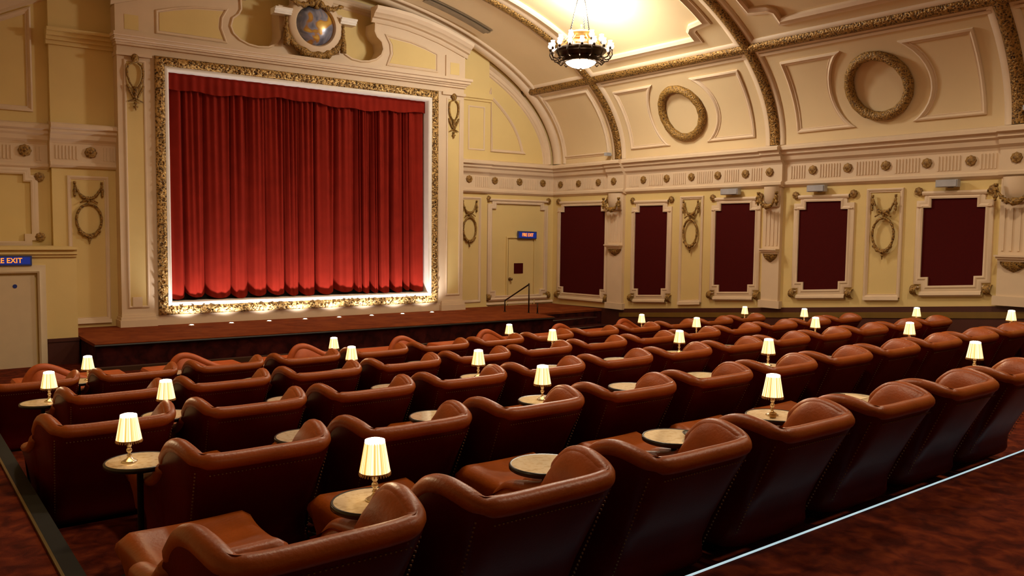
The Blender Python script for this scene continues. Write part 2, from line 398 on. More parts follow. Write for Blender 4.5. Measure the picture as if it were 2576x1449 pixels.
def notched(a0, a1, b0l, b0r, b1, na, nb):
    # a0 > a1 (Y falls towards the viewer); returned anticlockwise as seen in (a,b)
    lo, hi = min(a0, a1), max(a0, a1); zl, zh = (b0r, b0l)
    zz = lambda a: zl+(zh-zl)*(a-lo)/(hi-lo)
    return [(lo+na, zz(lo+na)), (hi-na, zz(hi-na)), (hi-na, zz(hi-na)+nb), (hi, zz(hi)+nb), (hi, b1-nb), (hi-na, b1-nb), (hi-na, b1), (lo+na, b1), (lo+na, b1-nb), (lo, b1-nb), (lo, zz(lo)+nb), (lo+na, zz(lo+na)+nb)]
FRAME = [(0, .0), (0, .05), (-.03, .06), (-.06, .045), (-.09, .05), (-.125, .035), (-.13, 0)]
panels = [(17.36, 15.58, -1.66, -1.64, .73, .15), (14.51, 13.44, -1.55, -1.48, .69, .145), (12.00, 10.93, -1.31, -1.24, .695, .145), (9.86, 8.78, -1.13, -1.05, .69, .15), (7.31, 6.24, -.90, -.82, .69, .14)]
pl = ['widest dark red fabric wall panel, in the front corner next to the stage door', 'dark red fabric wall panel just right of the pilaster nearest the stage', 'dark red fabric wall panel just left of the middle right wall pilaster',
      'dark red fabric wall panel just right of the middle right wall pilaster', 'largest looking dark red fabric wall panel, nearest the right picture edge']
for i, (h, l, bh, bl, top, n) in enumerate(panels):
    t = thing('wall_panel', pl[i], 'wall panel', (0, 0, 0), 0, 'dark red panels on the right wall')
    pts = notched(h, l, bh, bl, top, n, .16)
    b = MB(); b.poly(MR, pts, 0, .02); b.build('fabric', 'fabric', t)
    b = MB(); b.mould(MR, pts, FRAME)
    b.mould(MR, [(l-.02, top+.10), (h+.02, top+.10)], [(-.035, 0), (-.035, .06), (0, .075), (.035, .06), (.04, 0)], closed=False)
    b.mould(MR, [(l-.0, bl-.15), (h+.0, bh-.15)], [(-.05, 0), (-.05, .05), (-.02, .08), (.03, .07), (.05, .04), (.05, 0)], closed=False)
    for s, a_ in ((-1, l), (1, h)):
        for z_ in (top-.12, (bl if s < 0 else bh)+.0): b.box(a_+s*.06-.05, a_+s*.06+.05, z_-.03, z_-.01, 0, .07, MR)
    b.build('plaster_frame', 'trim', t, angle=35)
    for a_ in (h+.10, l-.10): rosette(MR, a_, top+.14, .02, .075, parent=t, name='corner_rosette')
    for a_, z_ in ((h+.10, bh-.10), (l-.10, bl-.10)):
        b = MB(); rows = []
        for k in range(13):
            u = PI*k/12
            rows.append([MR(a_+dx, z_+.02-.10*math.cos(u)*.9, .0+.11*math.sin(u)) for dx in (-.06, -.03, 0, .03, .06)])
        b.grid(rows); b.build('scroll_foot', 'bronze', t, smooth=True)
    p = Vector(MR((h+l)/2, bl-.2, 0)); t.location = p
    for c in t.children: c.location = Vector(c.location)-p
# plain moulded panels behind the two wall wreaths
b = MB(); b.mould(MR, [(12.40, -1.56), (13.04, -1.62), (13.04, .86), (12.40, .86)], [(o-.03, d) for o, d in BEAD]); b.mould(MR, [(12.38, -1.60), (13.06, -1.66)], [(-.03, 0), (-.03, .06), (.04, .05), (.04, 0)], closed=False); struct(b.build('trim_%d' % tn, 'trim')); tn += 1
b = MB(); b.mould(MR, [(7.72, -1.12), (8.38, -1.17), (8.38, .88), (7.72, .88)], [(o-.03, d) for o, d in BEAD]); b.mould(MR, [(7.70, -1.16), (8.40, -1.21)], [(-.03, 0), (-.03, .06), (.04, .05), (.04, 0)], closed=False); struct(b.build('trim_%d' % tn, 'trim')); tn += 1
place_root(oval_ornament(MR, 12.71, .04, .065, .215, 'gilt oval wreath with swag on the right wall, left of the middle pilaster'), MR, 12.71, .07, .05)
place_root(oval_ornament(MR, 8.04, .04, .065, .225, 'gilt oval wreath with swag on the right wall, right of the middle pilaster'), MR, 8.04, .06, .05)
for i, (a0, a1, lab) in enumerate(((11.78, 11.31, 'small grey wall speaker above the panel left of the middle pilaster'), (9.62, 9.23, 'small grey wall speaker above the panel right of the middle pilaster'), (7.05, 6.67, 'small grey wall speaker above the panel nearest the right picture edge'))):
    t = thing('wall_speaker', lab, 'speaker', MR((a0+a1)/2, .95, .0), 0, 'grey speakers above the wall panels'); c = (a0+a1)/2; hw = (a0-a1)/2
    b = MB(); b.box(-.17, -.06, -hw, hw, -.065, .065); b.box(-.185, -.17, -hw+.02, hw-.02, -.055, .055); b.build('case', 'steel', t)
    b = MB(); b.tube([(0, 0, -.02), (-.07, 0, -.02)], .02, 8); b.box(-.012, 0, -.05, .05, -.07, .03); b.build('wall_bracket', 'dbronze', t)

# ------------------------------------------------------------------ vault: ribs, bands, panels, wreaths
def rib(y, w, d, m, name, t0=0., t1=180., n=90):
    b = MB(); rows = []
    for i in range(n+1):
        th = t0+(t1-t0)*i/n
        rows.append([MV(y+o, th, dd) for o, dd in ((-w, 0), (-w, d*.6), (-w*.6, d), (0, d*1.15), (w*.6, d), (w, d*.6), (w, 0))])
    b.grid(rows); return struct(b.build(name, m, smooth=True))
for y in (15.14, 10.50, 5.78, 1.1):
    rib(y, .24, .03, 'trim', 'trim_%d' % tn); tn += 1
    rib(y, .115, .09, 'gilt', 'trim_%d' % tn); tn += 1
rib(17.55, .14, .10, 'trim', 'trim_%d' % tn); tn += 1
rib(17.25, .05, .05, 'trim', 'trim_%d' % tn); tn += 1
for th in (30.6, 149.4):
    for w, d, m in ((2.1, .03, 'trim'), (1.15, .09, 'gilt')):
        b = MB(); rows = []
        for y in [YB+.4*i for i in range(int((17.9-YB)/.4)+1)]+[17.95]:
            rows.append([MV(y, th+o*w, dd*d) for o, dd in ((-1, 0), (-1, .6), (-.6, 1), (0, 1.15), (.6, 1), (1, .6), (1, 0))])
        b.grid(rows); struct(b.build('trim_%d' % tn, m, smooth=True)); tn += 1
RAD = 4.05*PI/180      # metres per degree near th = 14
def vm(b, pts, prof, closed=True, sub=.25):
    out = []
    n = len(pts)
    for i in range(n if closed else n-1):
        p, q = pts[i], pts[(i+1) % n]; m = max(1, int(max(abs(q[0]-p[0])/.6, abs(q[1]-p[1])/3)))
        for k in range(m): out.append((p[0]+(q[0]-p[0])*k/m, p[1]+(q[1]-p[1])*k/m))
    if not closed: out.append(pts[-1])
    S = .075
    b.mould(lambda a, s, d: MV(a, s/S, d), [(a, t*S) for a, t in out], prof, closed)
VP_ = [(0, 0), (0, .035), (.03, .05), (.06, .03), (.07, .015), (.09, .02), (.10, 0)]
def bay(yc, yl, yr):
    b = MB()
    R = .95; q = math.acos(min(1, 10.9*RAD/R)); c = 14.25
    phi = math.asin(10.9*RAD/R)
    arc = [(R*math.cos(-phi+2*phi*i/12), c+R*math.sin(-phi+2*phi*i/12)/RAD) for i in range(13)]
    vm(b, [(yl, 3.3), (yc+arc[0][0], 3.3)][::-1]+[(yl, 3.3)][:0]+[], VP_, False) if False else None
    left = [(yc+a, t) for a, t in arc]+[(yl, 25.1), (yl, 3.3)]
    right = [(yc-a, t) for a, t in arc][::-1]+[(yr, 3.3), (yr, 25.1)]
    vm(b, left[::-1], VP_); vm(b, right[::-1], VP_)
    vm(b, [(yr-.35, 28.), (yl+.35, 28.)], [(-.02, 0), (-.02, .03), (.03, .03), (.03, 0)], False)
    return struct(b.build('trim_%d' % tn, 'trim', angle=40))
for yc, yl, yr in ((12.86, 14.70, 11.0), (8.13, 9.97, 6.3), (3.45, 5.3, 1.6)): bay(yc, yl, yr); tn += 1
b = MB(); vm(b, [(17.15, 3.3), (15.55, 3.3), (15.55, 26.6), (17.15, 26.6)], VP_); struct(b.build('trim_%d' % tn, 'trim', angle=40)); tn += 1
# crown panels with stepped corners
for y0, y1 in ((11.05, 14.6), (6.3, 9.9), (1.7, 5.2)):
    b = MB(); pts = [(y1-.5, 37.)]+[(y0+.5, 37.), (y0+.5, 39.2), (y0+.38, 40.4), (y0+.16, 41.), (y0, 41.2)]
    pts = [(y1-.5, 37.), (y0+.5, 37.), (y0+.5, 39.2), (y0+.36, 40.6), (y0+.02, 41.2), (y0+.02, 138.8), (y0+.36, 139.4), (y0+.5, 140.8), (y0+.5, 143.), (y1-.5, 143.), (y1-.5, 140.8), (y1-.36, 139.4), (y1-.02, 138.8), (y1-.02, 41.2), (y1-.36, 40.6), (y1-.5, 39.2)]
    vm(b, pts, [(0, 0), (0, .06), (.05, .09), (.10, .05), (.13, .03), (.16, .035), (.17, 0)]); struct(b.build('trim_%d' % tn, 'trim', angle=40)); tn += 1
for yc, lab in ((12.86, 'round gilt wreath ring on the vault between the two ribs nearest the stage'), (8.13, 'larger looking round gilt wreath ring on the vault towards the right picture edge')):
    b = MB(); pts = [MV(yc+.565*math.cos(2*PI*i/48), 14.3+.60*math.sin(2*PI*i/48)/RAD, .05) for i in range(48)]
    b.tube(pts, [.092*(1+.06*math.sin(i*1.9)) for i in range(48)], 10, closed=True)
    tag(b.build('wreath_ring', 'bronze', smooth=True), lab, 'wreath', 'gilt wreath rings on the vault')
b = MB()
rows = [[MV(y, th, .02) for y in (16.40, 16.80)] for th in [54+.8*i for i in range(20)]]
rows2 = [[MV(y, th, .05) for y in (16.47, 16.62)] for th in [54+.8*i for i in range(20)]]
b.grid(rows); b.grid(rows2); struct(b.build('trim_%d' % tn, 'slot')); tn += 1  # grey-brown strip for the slot in the vault near the stage

# ------------------------------------------------------------------ front wall right of the stage
b = MB(); b.box(11.9, 12.93, -2.1, 1.1, 0, .06, MF); b.box(12.1, 12.93, 1.84, 5.4, 0, .10, MF); b.box(12.05, 12.98, 3.40, 3.46, 0, .14, MF); b.box(12.05, 13.0, 3.46, 3.60, 0, .18, MF); b.box(11.9, 12.95, -2.12, -1.98, 0, .09, MF)
struct(b.build('trim_%d' % tn, 'wall')); tn += 1
b = MB(); b.mould(MF, rect(12.0, 12.70, -1.84, .88), [(o-.03, d+.05) for o, d in BEAD])
b.mould(MF, rect(12.3, 12.78, 2.15, 3.25), [(o-.02, d+.09) for o, d in THIN])
arc = [(XC+(VA-1.05)*math.cos(math.radians(t)), ZC+(VB-.62)*math.sin(math.radians(t))) for t in range(6, 36, 2)]
b.mould(MF, [(13.05, 2.13), (14.2, 2.13)]+arc+[(13.05, 3.75)], BEAD)
arch = [(XC+(VA-.13)*math.cos(math.radians(t)), ZC+(VB-.13)*math.sin(math.radians(t))) for t in range(0, 181, 3)]
b.mould(MF, arch, [(0, 0), (0, .06), (.06, .1), (.1, .05), (.18, .05), (.2, .02), (.24, .03), (.26, 0)], closed=False)
b.mould(MF, [(11.95, -1.93), (15.2, -1.93)], [(-.03, 0), (-.03, .05), (.03, .03), (.03, 0)], closed=False)
struct(b.build('trim_%d' % tn, 'trim', angle=40)); tn += 1
place_root(oval_ornament(MF, 12.36, .07, .10, .21, 'gilt oval wreath with swag beside the right edge of the stage frame'), MF, 12.36, .07, .1)
t = thing('door_panel_frame', 'cream plaster frame with gilt corner rosettes round the exit door', 'door frame', (0, 0, 0))
b = MB(); b.mould(MF, notched(14.87, 13.10, -1.72, -1.72, .76, .14, .14), FRAME)
b.mould(MF, [(13.0, .86), (14.98, .86)], [(-.03, 0), (-.03, .06), (0, .075), (.03, .06), (.03, 0)], closed=False)
b.mould(MF, [(13.0, -1.82), (14.98, -1.82)], [(-.05, 0), (-.05, .05), (0, .08), (.05, .05), (.05, 0)], closed=False); b.build('plaster_frame', 'trim', t, angle=35)
for a_ in (12.98, 15.0):
    rosette(MF, a_, .88, .03, .08, parent=t, name='corner_rosette')
    b = MB(); rows = [[MF(a_+dx, -1.76-.095*math.cos(PI*k/12), .11*math.sin(PI*k/12)) for dx in (-.06, -.03, 0, .03, .06)] for k in range(13)]
    b.grid(rows); b.build('scroll_foot', 'bronze', t, smooth=True)
p = Vector(MF(13.98, -1.9, 0)); t.location = p
for c in t.children: c.location = Vector(c.location)-p
d1 = thing('door_1', 'cream exit door in the panelled wall right of the stage', 'door', MF(14.06, -2.12, 0)); d1['kind'] = 'structure'
p = Vector(d1.location)
MD = lambda a, b_, d: tuple(Vector(MF(a, b_, d))-p)
b = MB(); b.box(13.66, 14.48, -2.0, -.20, .005, .03, MD); b.build('door_leaf', 'wall', d1)
b = MB(); b.mould(MD, [(13.62, -2.0), (13.62, -.16), (14.52, -.16), (14.52, -2.0)], [(0, 0), (0, .045), (.035, .045), (.035, 0)], closed=False); b.build('door_casing', 'wall', d1)
b = MB(); b.lathe([(.0, 0), (.045, 0), (.045, .02), (.02, .03), (.02, .06), (.035, .07), (.035, .1), (.0, .11)], 14, cap=False, M_=lambda x, y, z: MD(13.70+x, -1.28+y, .03+z)); b.build('knob', 'stud', d1, smooth=True)
b = MB(); b.box(13.84, 14.14, -1.13, -.85, .035, .045, MF); tag(b.build('door_notice', 'fabric'), 'small dark red square plate on the stage exit door', 'plate')

def text_mesh(txt, size, m, name, parent, mtx):
    cu = bpy.data.curves.new('lettering', 'FONT'); cu.body = txt; cu.size = size; cu.extrude = .004; cu.align_x = 'CENTER'; cu.align_y = 'CENTER'; cu.offset = .0012
    o = bpy.data.objects.new('lettering', cu); C.objects.link(o)
    dg = bpy.context.evaluated_depsgraph_get(); me = bpy.data.meshes.new_from_object(o.evaluated_get(dg)); bpy.data.objects.remove(o)
    me.materials.clear(); me.materials.append(M[m]); q = bpy.data.objects.new(name, me); C.objects.link(q); q.parent = parent; q.matrix_local = mtx; return q
def exit_sign(M_, a0, a1, z0, z1, d, label, rz, tsize, sx):
    ac, zc = (a0+a1)/2, (z0+z1)/2; t = thing('exit_sign', label, 'sign', (0, 0, 0)); t.matrix_world = wallmat(M_, ac, zc, d)
    hw, hh = (a1-a0)/2, (z1-z0)/2
    b = MB(); b.box(-hw, hw, -hh, hh, 0, .06); b.build('case', 'bluebox', t)
    b = MB(); b.box(-hw*.93, hw*.93, -hh*.72, hh*.72, .06, .064); b.build('face', emit('sign_face', (.01, .05, .5), .22), t)
    text_mesh('FIRE EXIT', tsize, 'redlet', 'lettering', t, Matrix.Translation((0, 0, .067)) @ Matrix.Scale(sx, 4, (1, 0, 0)))
    return t
s = exit_sign(MF, 13.93, 14.56, -.175, .025, .04, 'small lit blue and orange FIRE EXIT sign above the door right of the stage', 0, .13, .72)

# ------------------------------------------------------------------ front wall left of the stage, door vestibule
b = MB(); b.box(2.77, 3.97, -2.1, 1.2, 0, .12, MF); b.box(2.77, 3.97, 1.98, 5.4, 0, .12, MF)
for z0, z1, d in ((3.50, 3.58, .16), (3.58, 3.66, .20), (3.66, 3.74, .26), (3.74, 3.80, .31)): b.box(2.72, 4.0, z0, z1, 0, d, MF)
struct(b.build('trim_%d' % tn, 'wall')); tn += 1
b = MB(); b.mould(MF, rect(3.06, 3.73, -1.84, .98), [(o-.03, d+.11) for o, d in BEAD]); b.mould(MF, [(3.03, -1.88), (3.77, -1.88)], [(-.04, .1), (-.04, .17), (.03, .15), (.03, .1)], closed=False)
b.mould(MF, [(1.0, 2.24), (2.46, 2.24), (2.46, 4.12), (1.9, 3.84), (1.0, 3.2)], [(o-.04, d) for o, d in VP_])
b.mould(MF, notched(2.42, .9, -.28, -.28, 1.0, .12, .14), FRAME)
struct(b.build('trim_%d' % tn, 'trim', angle=40)); tn += 1
rosette(MF, 2.57, .96, .02, .085, 'upper of two gilt rosettes on the left wall panel above the fire exit', 'rosettes left of the stage')
rosette(MF, 2.56, -.20, .02, .085, 'lower of two gilt rosettes on the left wall panel above the fire exit', 'rosettes left of the stage')
place_root(oval_ornament(MF, 3.40, .15, .15, .24, 'gilt oval wreath with swag on the pilaster left of the stage'), MF, 3.40, .15, .15)
WB = 16.75
def MB_(a, z, d): return (a, WB-d, z)
b = MB(); b.box(XL, 2.92, WB, W, -3, -.42)
for z0, z1, d in ((-.54, -.49, .03), (-.49, -.45, .06), (-.45, -.41, .045), (-.41, -.365, .10)): b.box(XL, 2.93, WB-d, W, z0, z1)
struct(b.build('trim_%d' % tn, 'wall')); tn += 1
b = MB(); b.box(2.42, 2.93, WB-.03, WB, -2.5, -2.08); b.box(2.42, 2.935, WB-.045, WB, -2.08, -2.02); b.box(2.90, 2.935, WB, W-.2, -2.5, -2.02); struct(b.build('trim_%d' % tn, 'dado')); tn += 1
d2 = thing('door_2', 'pale flush door under the lit sign at the left picture edge', 'door', (1.9, WB, -2.5)); d2['kind'] = 'structure'
ML = lambda a, z, d: (a-1.9, -d, z+2.5)
b = MB(); b.box(1.35, 2.24, -2.5, -.86, 0, .03, ML); b.build('door_leaf', 'door', d2)
b = MB(); b.mould(ML, [(1.3, -2.5), (1.3, -.82), (2.28, -.82), (2.28, -2.5)], [(0, 0), (0, .07), (.03, .085), (.08, .06), (.13, .05), (.14, 0)], closed=False); b.build('door_casing', 'door', d2, angle=40)
b = MB(); b.lathe([(.0, 0), (.035, 0), (.035, .006), (.0, .007)], 20, cap=False, M_=lambda x, y, z: ML(1.935+x, -1.05+y, .03+z)); b.build('fire_door_disc', 'bluedot', d2)
s = exit_sign(MB_, 1.42, 2.20, -.685, -.515, .02, 'lit blue sign with orange FIRE EXIT letters at the left picture edge', 0, .125, .93)

# ------------------------------------------------------------------ proscenium
CX = 7.9
b = MB()
for a0, a1 in ((3.90, 4.52), (11.30, 11.93)):
    b.box(a0, a1, -2.0, 3.63, -.43, .0, MP)
    b.box(a0-.05, a1+.03, -2.0, -1.86, -.43, .10, MP); b.box(a0-.03, a1+.02, -1.86, -1.80, -.43, .07, MP); b.box(a0-.01, a1+.01, -1.80, -1.76, -.43, .04, MP)
    b.box(a0-.02, a1+.02, 3.40, 3.47, -.43, .06, MP)
    b.mould(MP, rect(a0+.12, a1-.10, -1.62, 3.33), THIN)
struct(b.build('trim_%d' % tn, 'trim', angle=40)); tn += 1
b = MB()
for a0, a1 in ((4.03, 4.42), (11.43, 11.83)): b.box(a0+.03, a1-.03, -1.58, 3.29, 0, .008, MP)
struct(b.build('trim_%d' % tn, 'wall')); tn += 1
b = MB(); b.box(4.10, 4.28, -1.60, -1.40, .01, .035, MP); tag(b.build('vent_plate', 'trim'), 'small cream plate low on the left stage pier', 'plate')
# lintel, base board and cheeks round the opening
b = MB(); b.box(4.52, 11.30, 3.46, 3.62, -.43, .0, MP); b.box(4.5, 11.32, -2.0, -1.79, -.43, .0, MP)
b.box(4.52, 4.60, -1.8, 3.47, -.43, -.0, MP); b.box(11.16, 11.30, -1.8, 3.47, -.43, -.0, MP)
for z0, z1, d in ((3.60, 3.65, .06), (3.65, 3.69, .11), (3.69, 3.75, .19), (3.75, 3.81, .25)): b.box(3.90-d*.4, 11.93+d*.4, z0, z1, -.43, d, MP)
struct(b.build('trim_%d' % tn, 'trim')); tn += 1
# gilded frame
fr = thing('gilt_surround', 'carved gilt picture frame round the red stage curtain', 'frame', MP(CX, -1.79, 0)); p = Vector(fr.location)
MG = lambda a, z, d: tuple(Vector(MP(a, z, d))-p)
b = MB(); b.mould(MG, rect(4.59, 11.17, -1.79, 3.465), [(0, -.2), (0, .04), (.03, .07), (.08, .09), (.13, .08), (.17, .05), (.185, .04), (.185, -.2)]); b.build('gilt_border', 'frame_gilt', fr, smooth=True)
# raised leaf knots along the border
b = MB(); rnd = random.Random(3)
def leafs(a0, z0, a1, z1, n):
    for i in range(n):
        t_ = (i+.5)/n; a = a0+(a1-a0)*t_; z = z0+(z1-z0)*t_; ang = rnd.uniform(0, PI); L = rnd.uniform(.03, .055)
        ca, sa = math.cos(ang), math.sin(ang); da, dzz = rnd.uniform(-.045, .045), rnd.uniform(-.045, .045)
        b.tube([MG(a+da-ca*L, z+dzz-sa*L, .075), MG(a+da, z+dzz, .10), MG(a+da+ca*L, z+dzz+sa*L, .075)], [.008, .02, .008], 6)
for q in ((4.69, -1.69, 11.07, -1.69, 150), (4.69, 3.37, 11.07, 3.37, 150), (4.69, -1.6, 4.69, 3.3, 115), (11.07, -1.6, 11.07, 3.3, 115)): leafs(*q)
b.build('carved_leaves', 'frame_gilt', fr, smooth=True)
b = MB(); b.mould(MG, rect(4.775, 10.985, -1.605, 3.28), [(0, -.2), (0, .045), (.03, .05), (.06, .035), (.085, .0), (.085, -.35)]); b.build('white_slip', 'white', fr, angle=40)
# back of the opening and the curtain
b = MB(); b.box(4.7, 11.06, -1.75, 3.4, -.42, -.36, MP); struct(b.build('trim_%d' % tn, 'black')); tn += 1
cu = thing('stage_curtain', 'tall pleated red velvet curtain filling the gilt stage frame', 'curtain', MP(CX, -1.5, -.2)); p = Vector(cu.location)
MCu = lambda a, z, d: tuple(Vector(MP(a, z, d))-p)
ra = random.Random(11); edges = [4.80]
while edges[-1] < 10.9:
    x = edges[-1]; edges.append(x+(ra.uniform(.26, .56) if x < 8.6 else ra.uniform(.16, .42)))
sc = (10.92-4.80)/(edges[-1]-4.80); edges = [4.80+(e-4.80)*sc for e in edges]
amp = [ra.uniform(.75, 1.2) for _ in edges]; ph = [ra.uniform(0, 6) for _ in edges]; hm = [ra.uniform(-.03, .03) for _ in edges]; tl = [ra.uniform(-.7, .7) for _ in edges]; sm = [ra.uniform(.2, 1.4) for _ in edges]; fr_ = [ra.choice((1.3, 1.8, 2.3)) for _ in edges]
def fold(a, f):
    i = max(0, min(len(edges)-2, next((k for k in range(len(edges)-1) if a < edges[k+1]), len(edges)-2)))
    u = (a-edges[i])/(edges[i+1]-edges[i])
    p = 1.8+1.8*f; big = amp[i]*(1-abs(2*u-1)**p)+tl[i]*(u-.5)
    small = math.sin(2*PI*u*fr_[i]+ph[i])*.30*sm[i]+math.sin(2*PI*u*3.4+ph[i]*2)*.17*(1.6-sm[i])
    return i, u, .165*(big*(.34+.66*f)+small*(.95-.68*f))
b = MB(); rows = []; NA = 900; NZ = 26
for iz in range(NZ+1):
    f = iz/NZ; row = []
    for ia in range(NA+1):
        a = 4.80+6.12*ia/NA; i, u, dd = fold(a, f)
        zb = -1.44+hm[i]-.05*math.sin(PI*u)**.6+.10*(1-math.sin(PI*u)**.35)
        z = 3.0+(zb-3.0)*f
        row.append(MCu(a, z, -.29+dd))
    rows.append(row)
b.grid(rows); b.build('drape', 'velvet', cu, smooth=True)
b = MB(); rows = []
for iz in range(5):
    f = iz/4; rows.append([MCu(4.80+6.12*ia/400, 3.24+((2.87+.035*math.sin((4.8+6.12*ia/400)*1.9)-.02*math.sin(ia*.11))-3.24)*f, -.15+.012*math.sin(ia*.55)+.01*math.sin(ia*.21)) for ia in range(401)])
b.grid(rows); b.build('valance', 'velvet', cu, smooth=True)

# attic above the frame
half = [(7.9, 3.80), (11.93, 3.80), (11.93, 4.37), (11.55, 4.50), (11.17, 4.62), (10.7, 4.73), (10.26, 4.81), (9.8, 4.85), (9.45, 4.86), (9.44, 4.66), (9.50, 4.54), (9.62, 4.44), (9.66, 4.28), (9.61, 4.15), (9.48, 4.04), (9.30, 3.97), (9.1, 3.945), (8.88, 3.97), (8.72, 4.05), (8.63, 4.2), (8.62, 4.35), (8.64, 4.9), (7.9, 4.9)]
b = MB(); b.poly(MP, half, -.43, 0); b.poly(MP, [(2*CX-a, z) for a, z in half[::-1]], -.43, 0)
for s in (1, -1):
    fx = lambda a: a if s > 0 else 2*CX-a
    sc_ = [(fx(a), z) for a, z in half[8:21]]
    b.mould(MP, sc_ if s < 0 else sc_[::-1], [(-.0, 0), (0, .03), (-.03, .035), (-.05, .0)], closed=False)
    pn = [(9.78, 3.93), (11.15, 3.93), (11.15, 4.36), (10.8, 4.47), (10.4, 4.56), (9.75, 4.62), (9.86, 4.42), (9.88, 4.2)]
    pn = [(fx(a), z) for a, z in pn]; b.mould(MP, pn if s > 0 else pn[::-1], [(o-.02, d) for o, d in THIN])
    q = rect(*sorted((fx(11.46), fx(11.80))), 3.87, 4.24); b.mould(MP, q, [(o-.02, d) for o, d in THIN])
    a0, a1 = sorted((fx(11.38), fx(11.93))); b.box(a0, a1, 3.80, 4.37, 0, .04, MP)
struct(b.build('trim_%d' % tn, 'trim', angle=40)); tn += 1
b = MB()
for s in (1, -1):
    fx = lambda a: a if s > 0 else 2*CX-a
    pn = [(9.84, 3.98), (11.10, 3.98), (11.10, 4.33), (10.8, 4.42), (10.4, 4.51), (9.83, 4.56), (9.92, 4.42), (9.94, 4.2)]
    b.poly(MP, [(fx(a), z) for a, z in pn], 0, .008); b.poly(MP, rect(*sorted((fx(11.50), fx(11.76))), 3.91, 4.20), .04, .046)
struct(b.build('trim_%d' % tn, 'wall')); tn += 1
# curved cornice
for s in (1, -1):
    fx = lambda a: a if s > 0 else 2*CX-a
    cur = [(9.36, 4.86), (9.8, 4.85), (10.26, 4.81), (10.7, 4.73), (11.17, 4.62), (11.55, 4.50), (11.93, 4.37), (12.0, 4.34)]
    prof = [(0, 0), (0, .04), (.05, .07), (.09, .08), (.11, .15), (.16, .17), (.20, .22), (.26, .32), (.31, .34), (.33, .34), (.34, 0)]
    b = MB(); rows = [[MP(fx(a), z+o, d) for o, d in prof] for a, z in cur]; b.grid(rows)
    for r in (rows[0], rows[-1]): b.add(r, [tuple(range(len(r)))])
    struct(b.build('trim_%d' % tn, 'trim', angle=35)); tn += 1
# cartouche
ct = thing('cartouche', 'plaster cartouche with painted globe roundel and gilt laurel above the stage', 'cartouche', MP(CX+.03, 4.54, 0)); p = Vector(ct.location)
MC = lambda a, z, d: tuple(Vector(MP(a+.03, z, d))-p)
b = MB(); b.poly(MC, ell(CX, 4.54, .66, .62, 40), -.2, .12)
b.mould(MC, ell(CX, 4.54, .44, .44, 40), [(-.005, .1), (-.005, .17), (-.03, .20), (-.14, .19), (-.19, .15), (-.20, .12)]); b.box(CX-.45, CX+.45, 4.85, 5.3, -.2, .10, MC)
b.build('plaster_surround', 'trim', ct, angle=40)
b = MB(); b.lathe([(.44*math.sin(t), .22*math.cos(t)) for t in [PI/2*i/8 for i in range(8, -1, -1)]], 36, cap=False, M_=lambda x, y, z: MC(CX+x, 4.54+y, .08+z)); b.build('globe_roundel', 'globe', ct, smooth=True)
for s in (-1, 1):
    b = MB(); x0, x1 = sorted((CX+s*.57, CX+s*.95))
    for z0, z1, d in ((4.66, 4.70, .22), (4.70, 4.75, .26), (4.75, 4.79, .30)): b.box(x0, x1, z0, z1, 0, d, MC)
    b.build('shelf_block', 'white', ct)
    b = MB(); lumpy(b, [MC(CX+s*.66, 4.64-.62*i/16, .16) for i in range(17)], [.03+.045*(i/16)**1.5 for i in range(17)]); b.build('husk_drop', 'bronze', ct, smooth=True)
b = MB(); pts = [MC(CX+.68*math.cos(t), 4.52+.63*math.sin(t), .13) for t in [PI*1.04+PI*.92*i/40 for i in range(41)]]
lumpy(b, pts, [.05+.045*math.sin(PI*i/40) for i in range(41)], amp=.22); b.build('laurel_garland', 'bronze', ct, smooth=True)
b = MB()
for s in (-1, 1):
    lumpy(b, [MC(CX+s*(.05+.6*i/14), 5.02-.12*math.sin(i*.35)*(i/14)-.10*i/14, .2) for i in range(15)], [.075-.003*i for i in range(15)])
lumpy(b, [MC(CX, 5.1-.22*i/10, .22) for i in range(11)], [.085-.004*i for i in range(11)]); b.build('crest', 'bronze', ct, smooth=True)
# pier ornaments
for ac, w, lab in ((4.22, .15, 'gilt lyre shaped ornament at the top of the left stage pier'), (11.61, .14, 'gilt lyre shaped ornament at the top of the right stage pier')):
    b = MB(); d = .05
    b.lathe([(.0, .0), (.06, .0), (.075, .03), (.05, .06), (0, .07)], 12, cap=False, M_=lambda x, y, z: MP(ac+x, 3.36+y*1.2, .03+z))
    for s in (-1, 1):
        b.tube([MP(ac+s*x_*w, z_, d) for x_, z_ in ((.3, 3.27), (.8, 3.22), (1., 3.12), (.95, 3.0), (.7, 2.88), (.25, 2.78))], [.014, .02, .024, .022, .02, .014], 7)
        b.tube([MP(ac+s*x_*w, z_, d) for x_, z_ in ((1., 2.83), (.8, 2.75), (.35, 2.62), (.02, 2.53))], [.02, .024, .02, .012], 7)
        b.tube([MP(ac+s*x_*w, z_, d) for x_, z_ in ((.05, 2.56), (.5, 2.53), (.95, 2.5))], [.012, .018, .008], 6)
    b.tube([MP(ac, 2.8, d), MP(ac, 2.68, d), MP(ac, 2.56, d)], [.04, .05, .02], 8)
    lumpy(b, [MP(ac, 2.5-.17*i/8, d) for i in range(9)], [.022, .03, .022, .014, .035, .03, .015, .018, .006])
    b.box(ac-.045, ac+.045, 2.40, 2.425, .03, .06, MP)
    tag(b.build('pier_ornament', 'bronze', smooth=True), lab, 'ornament', 'gilt ornaments on the stage piers')

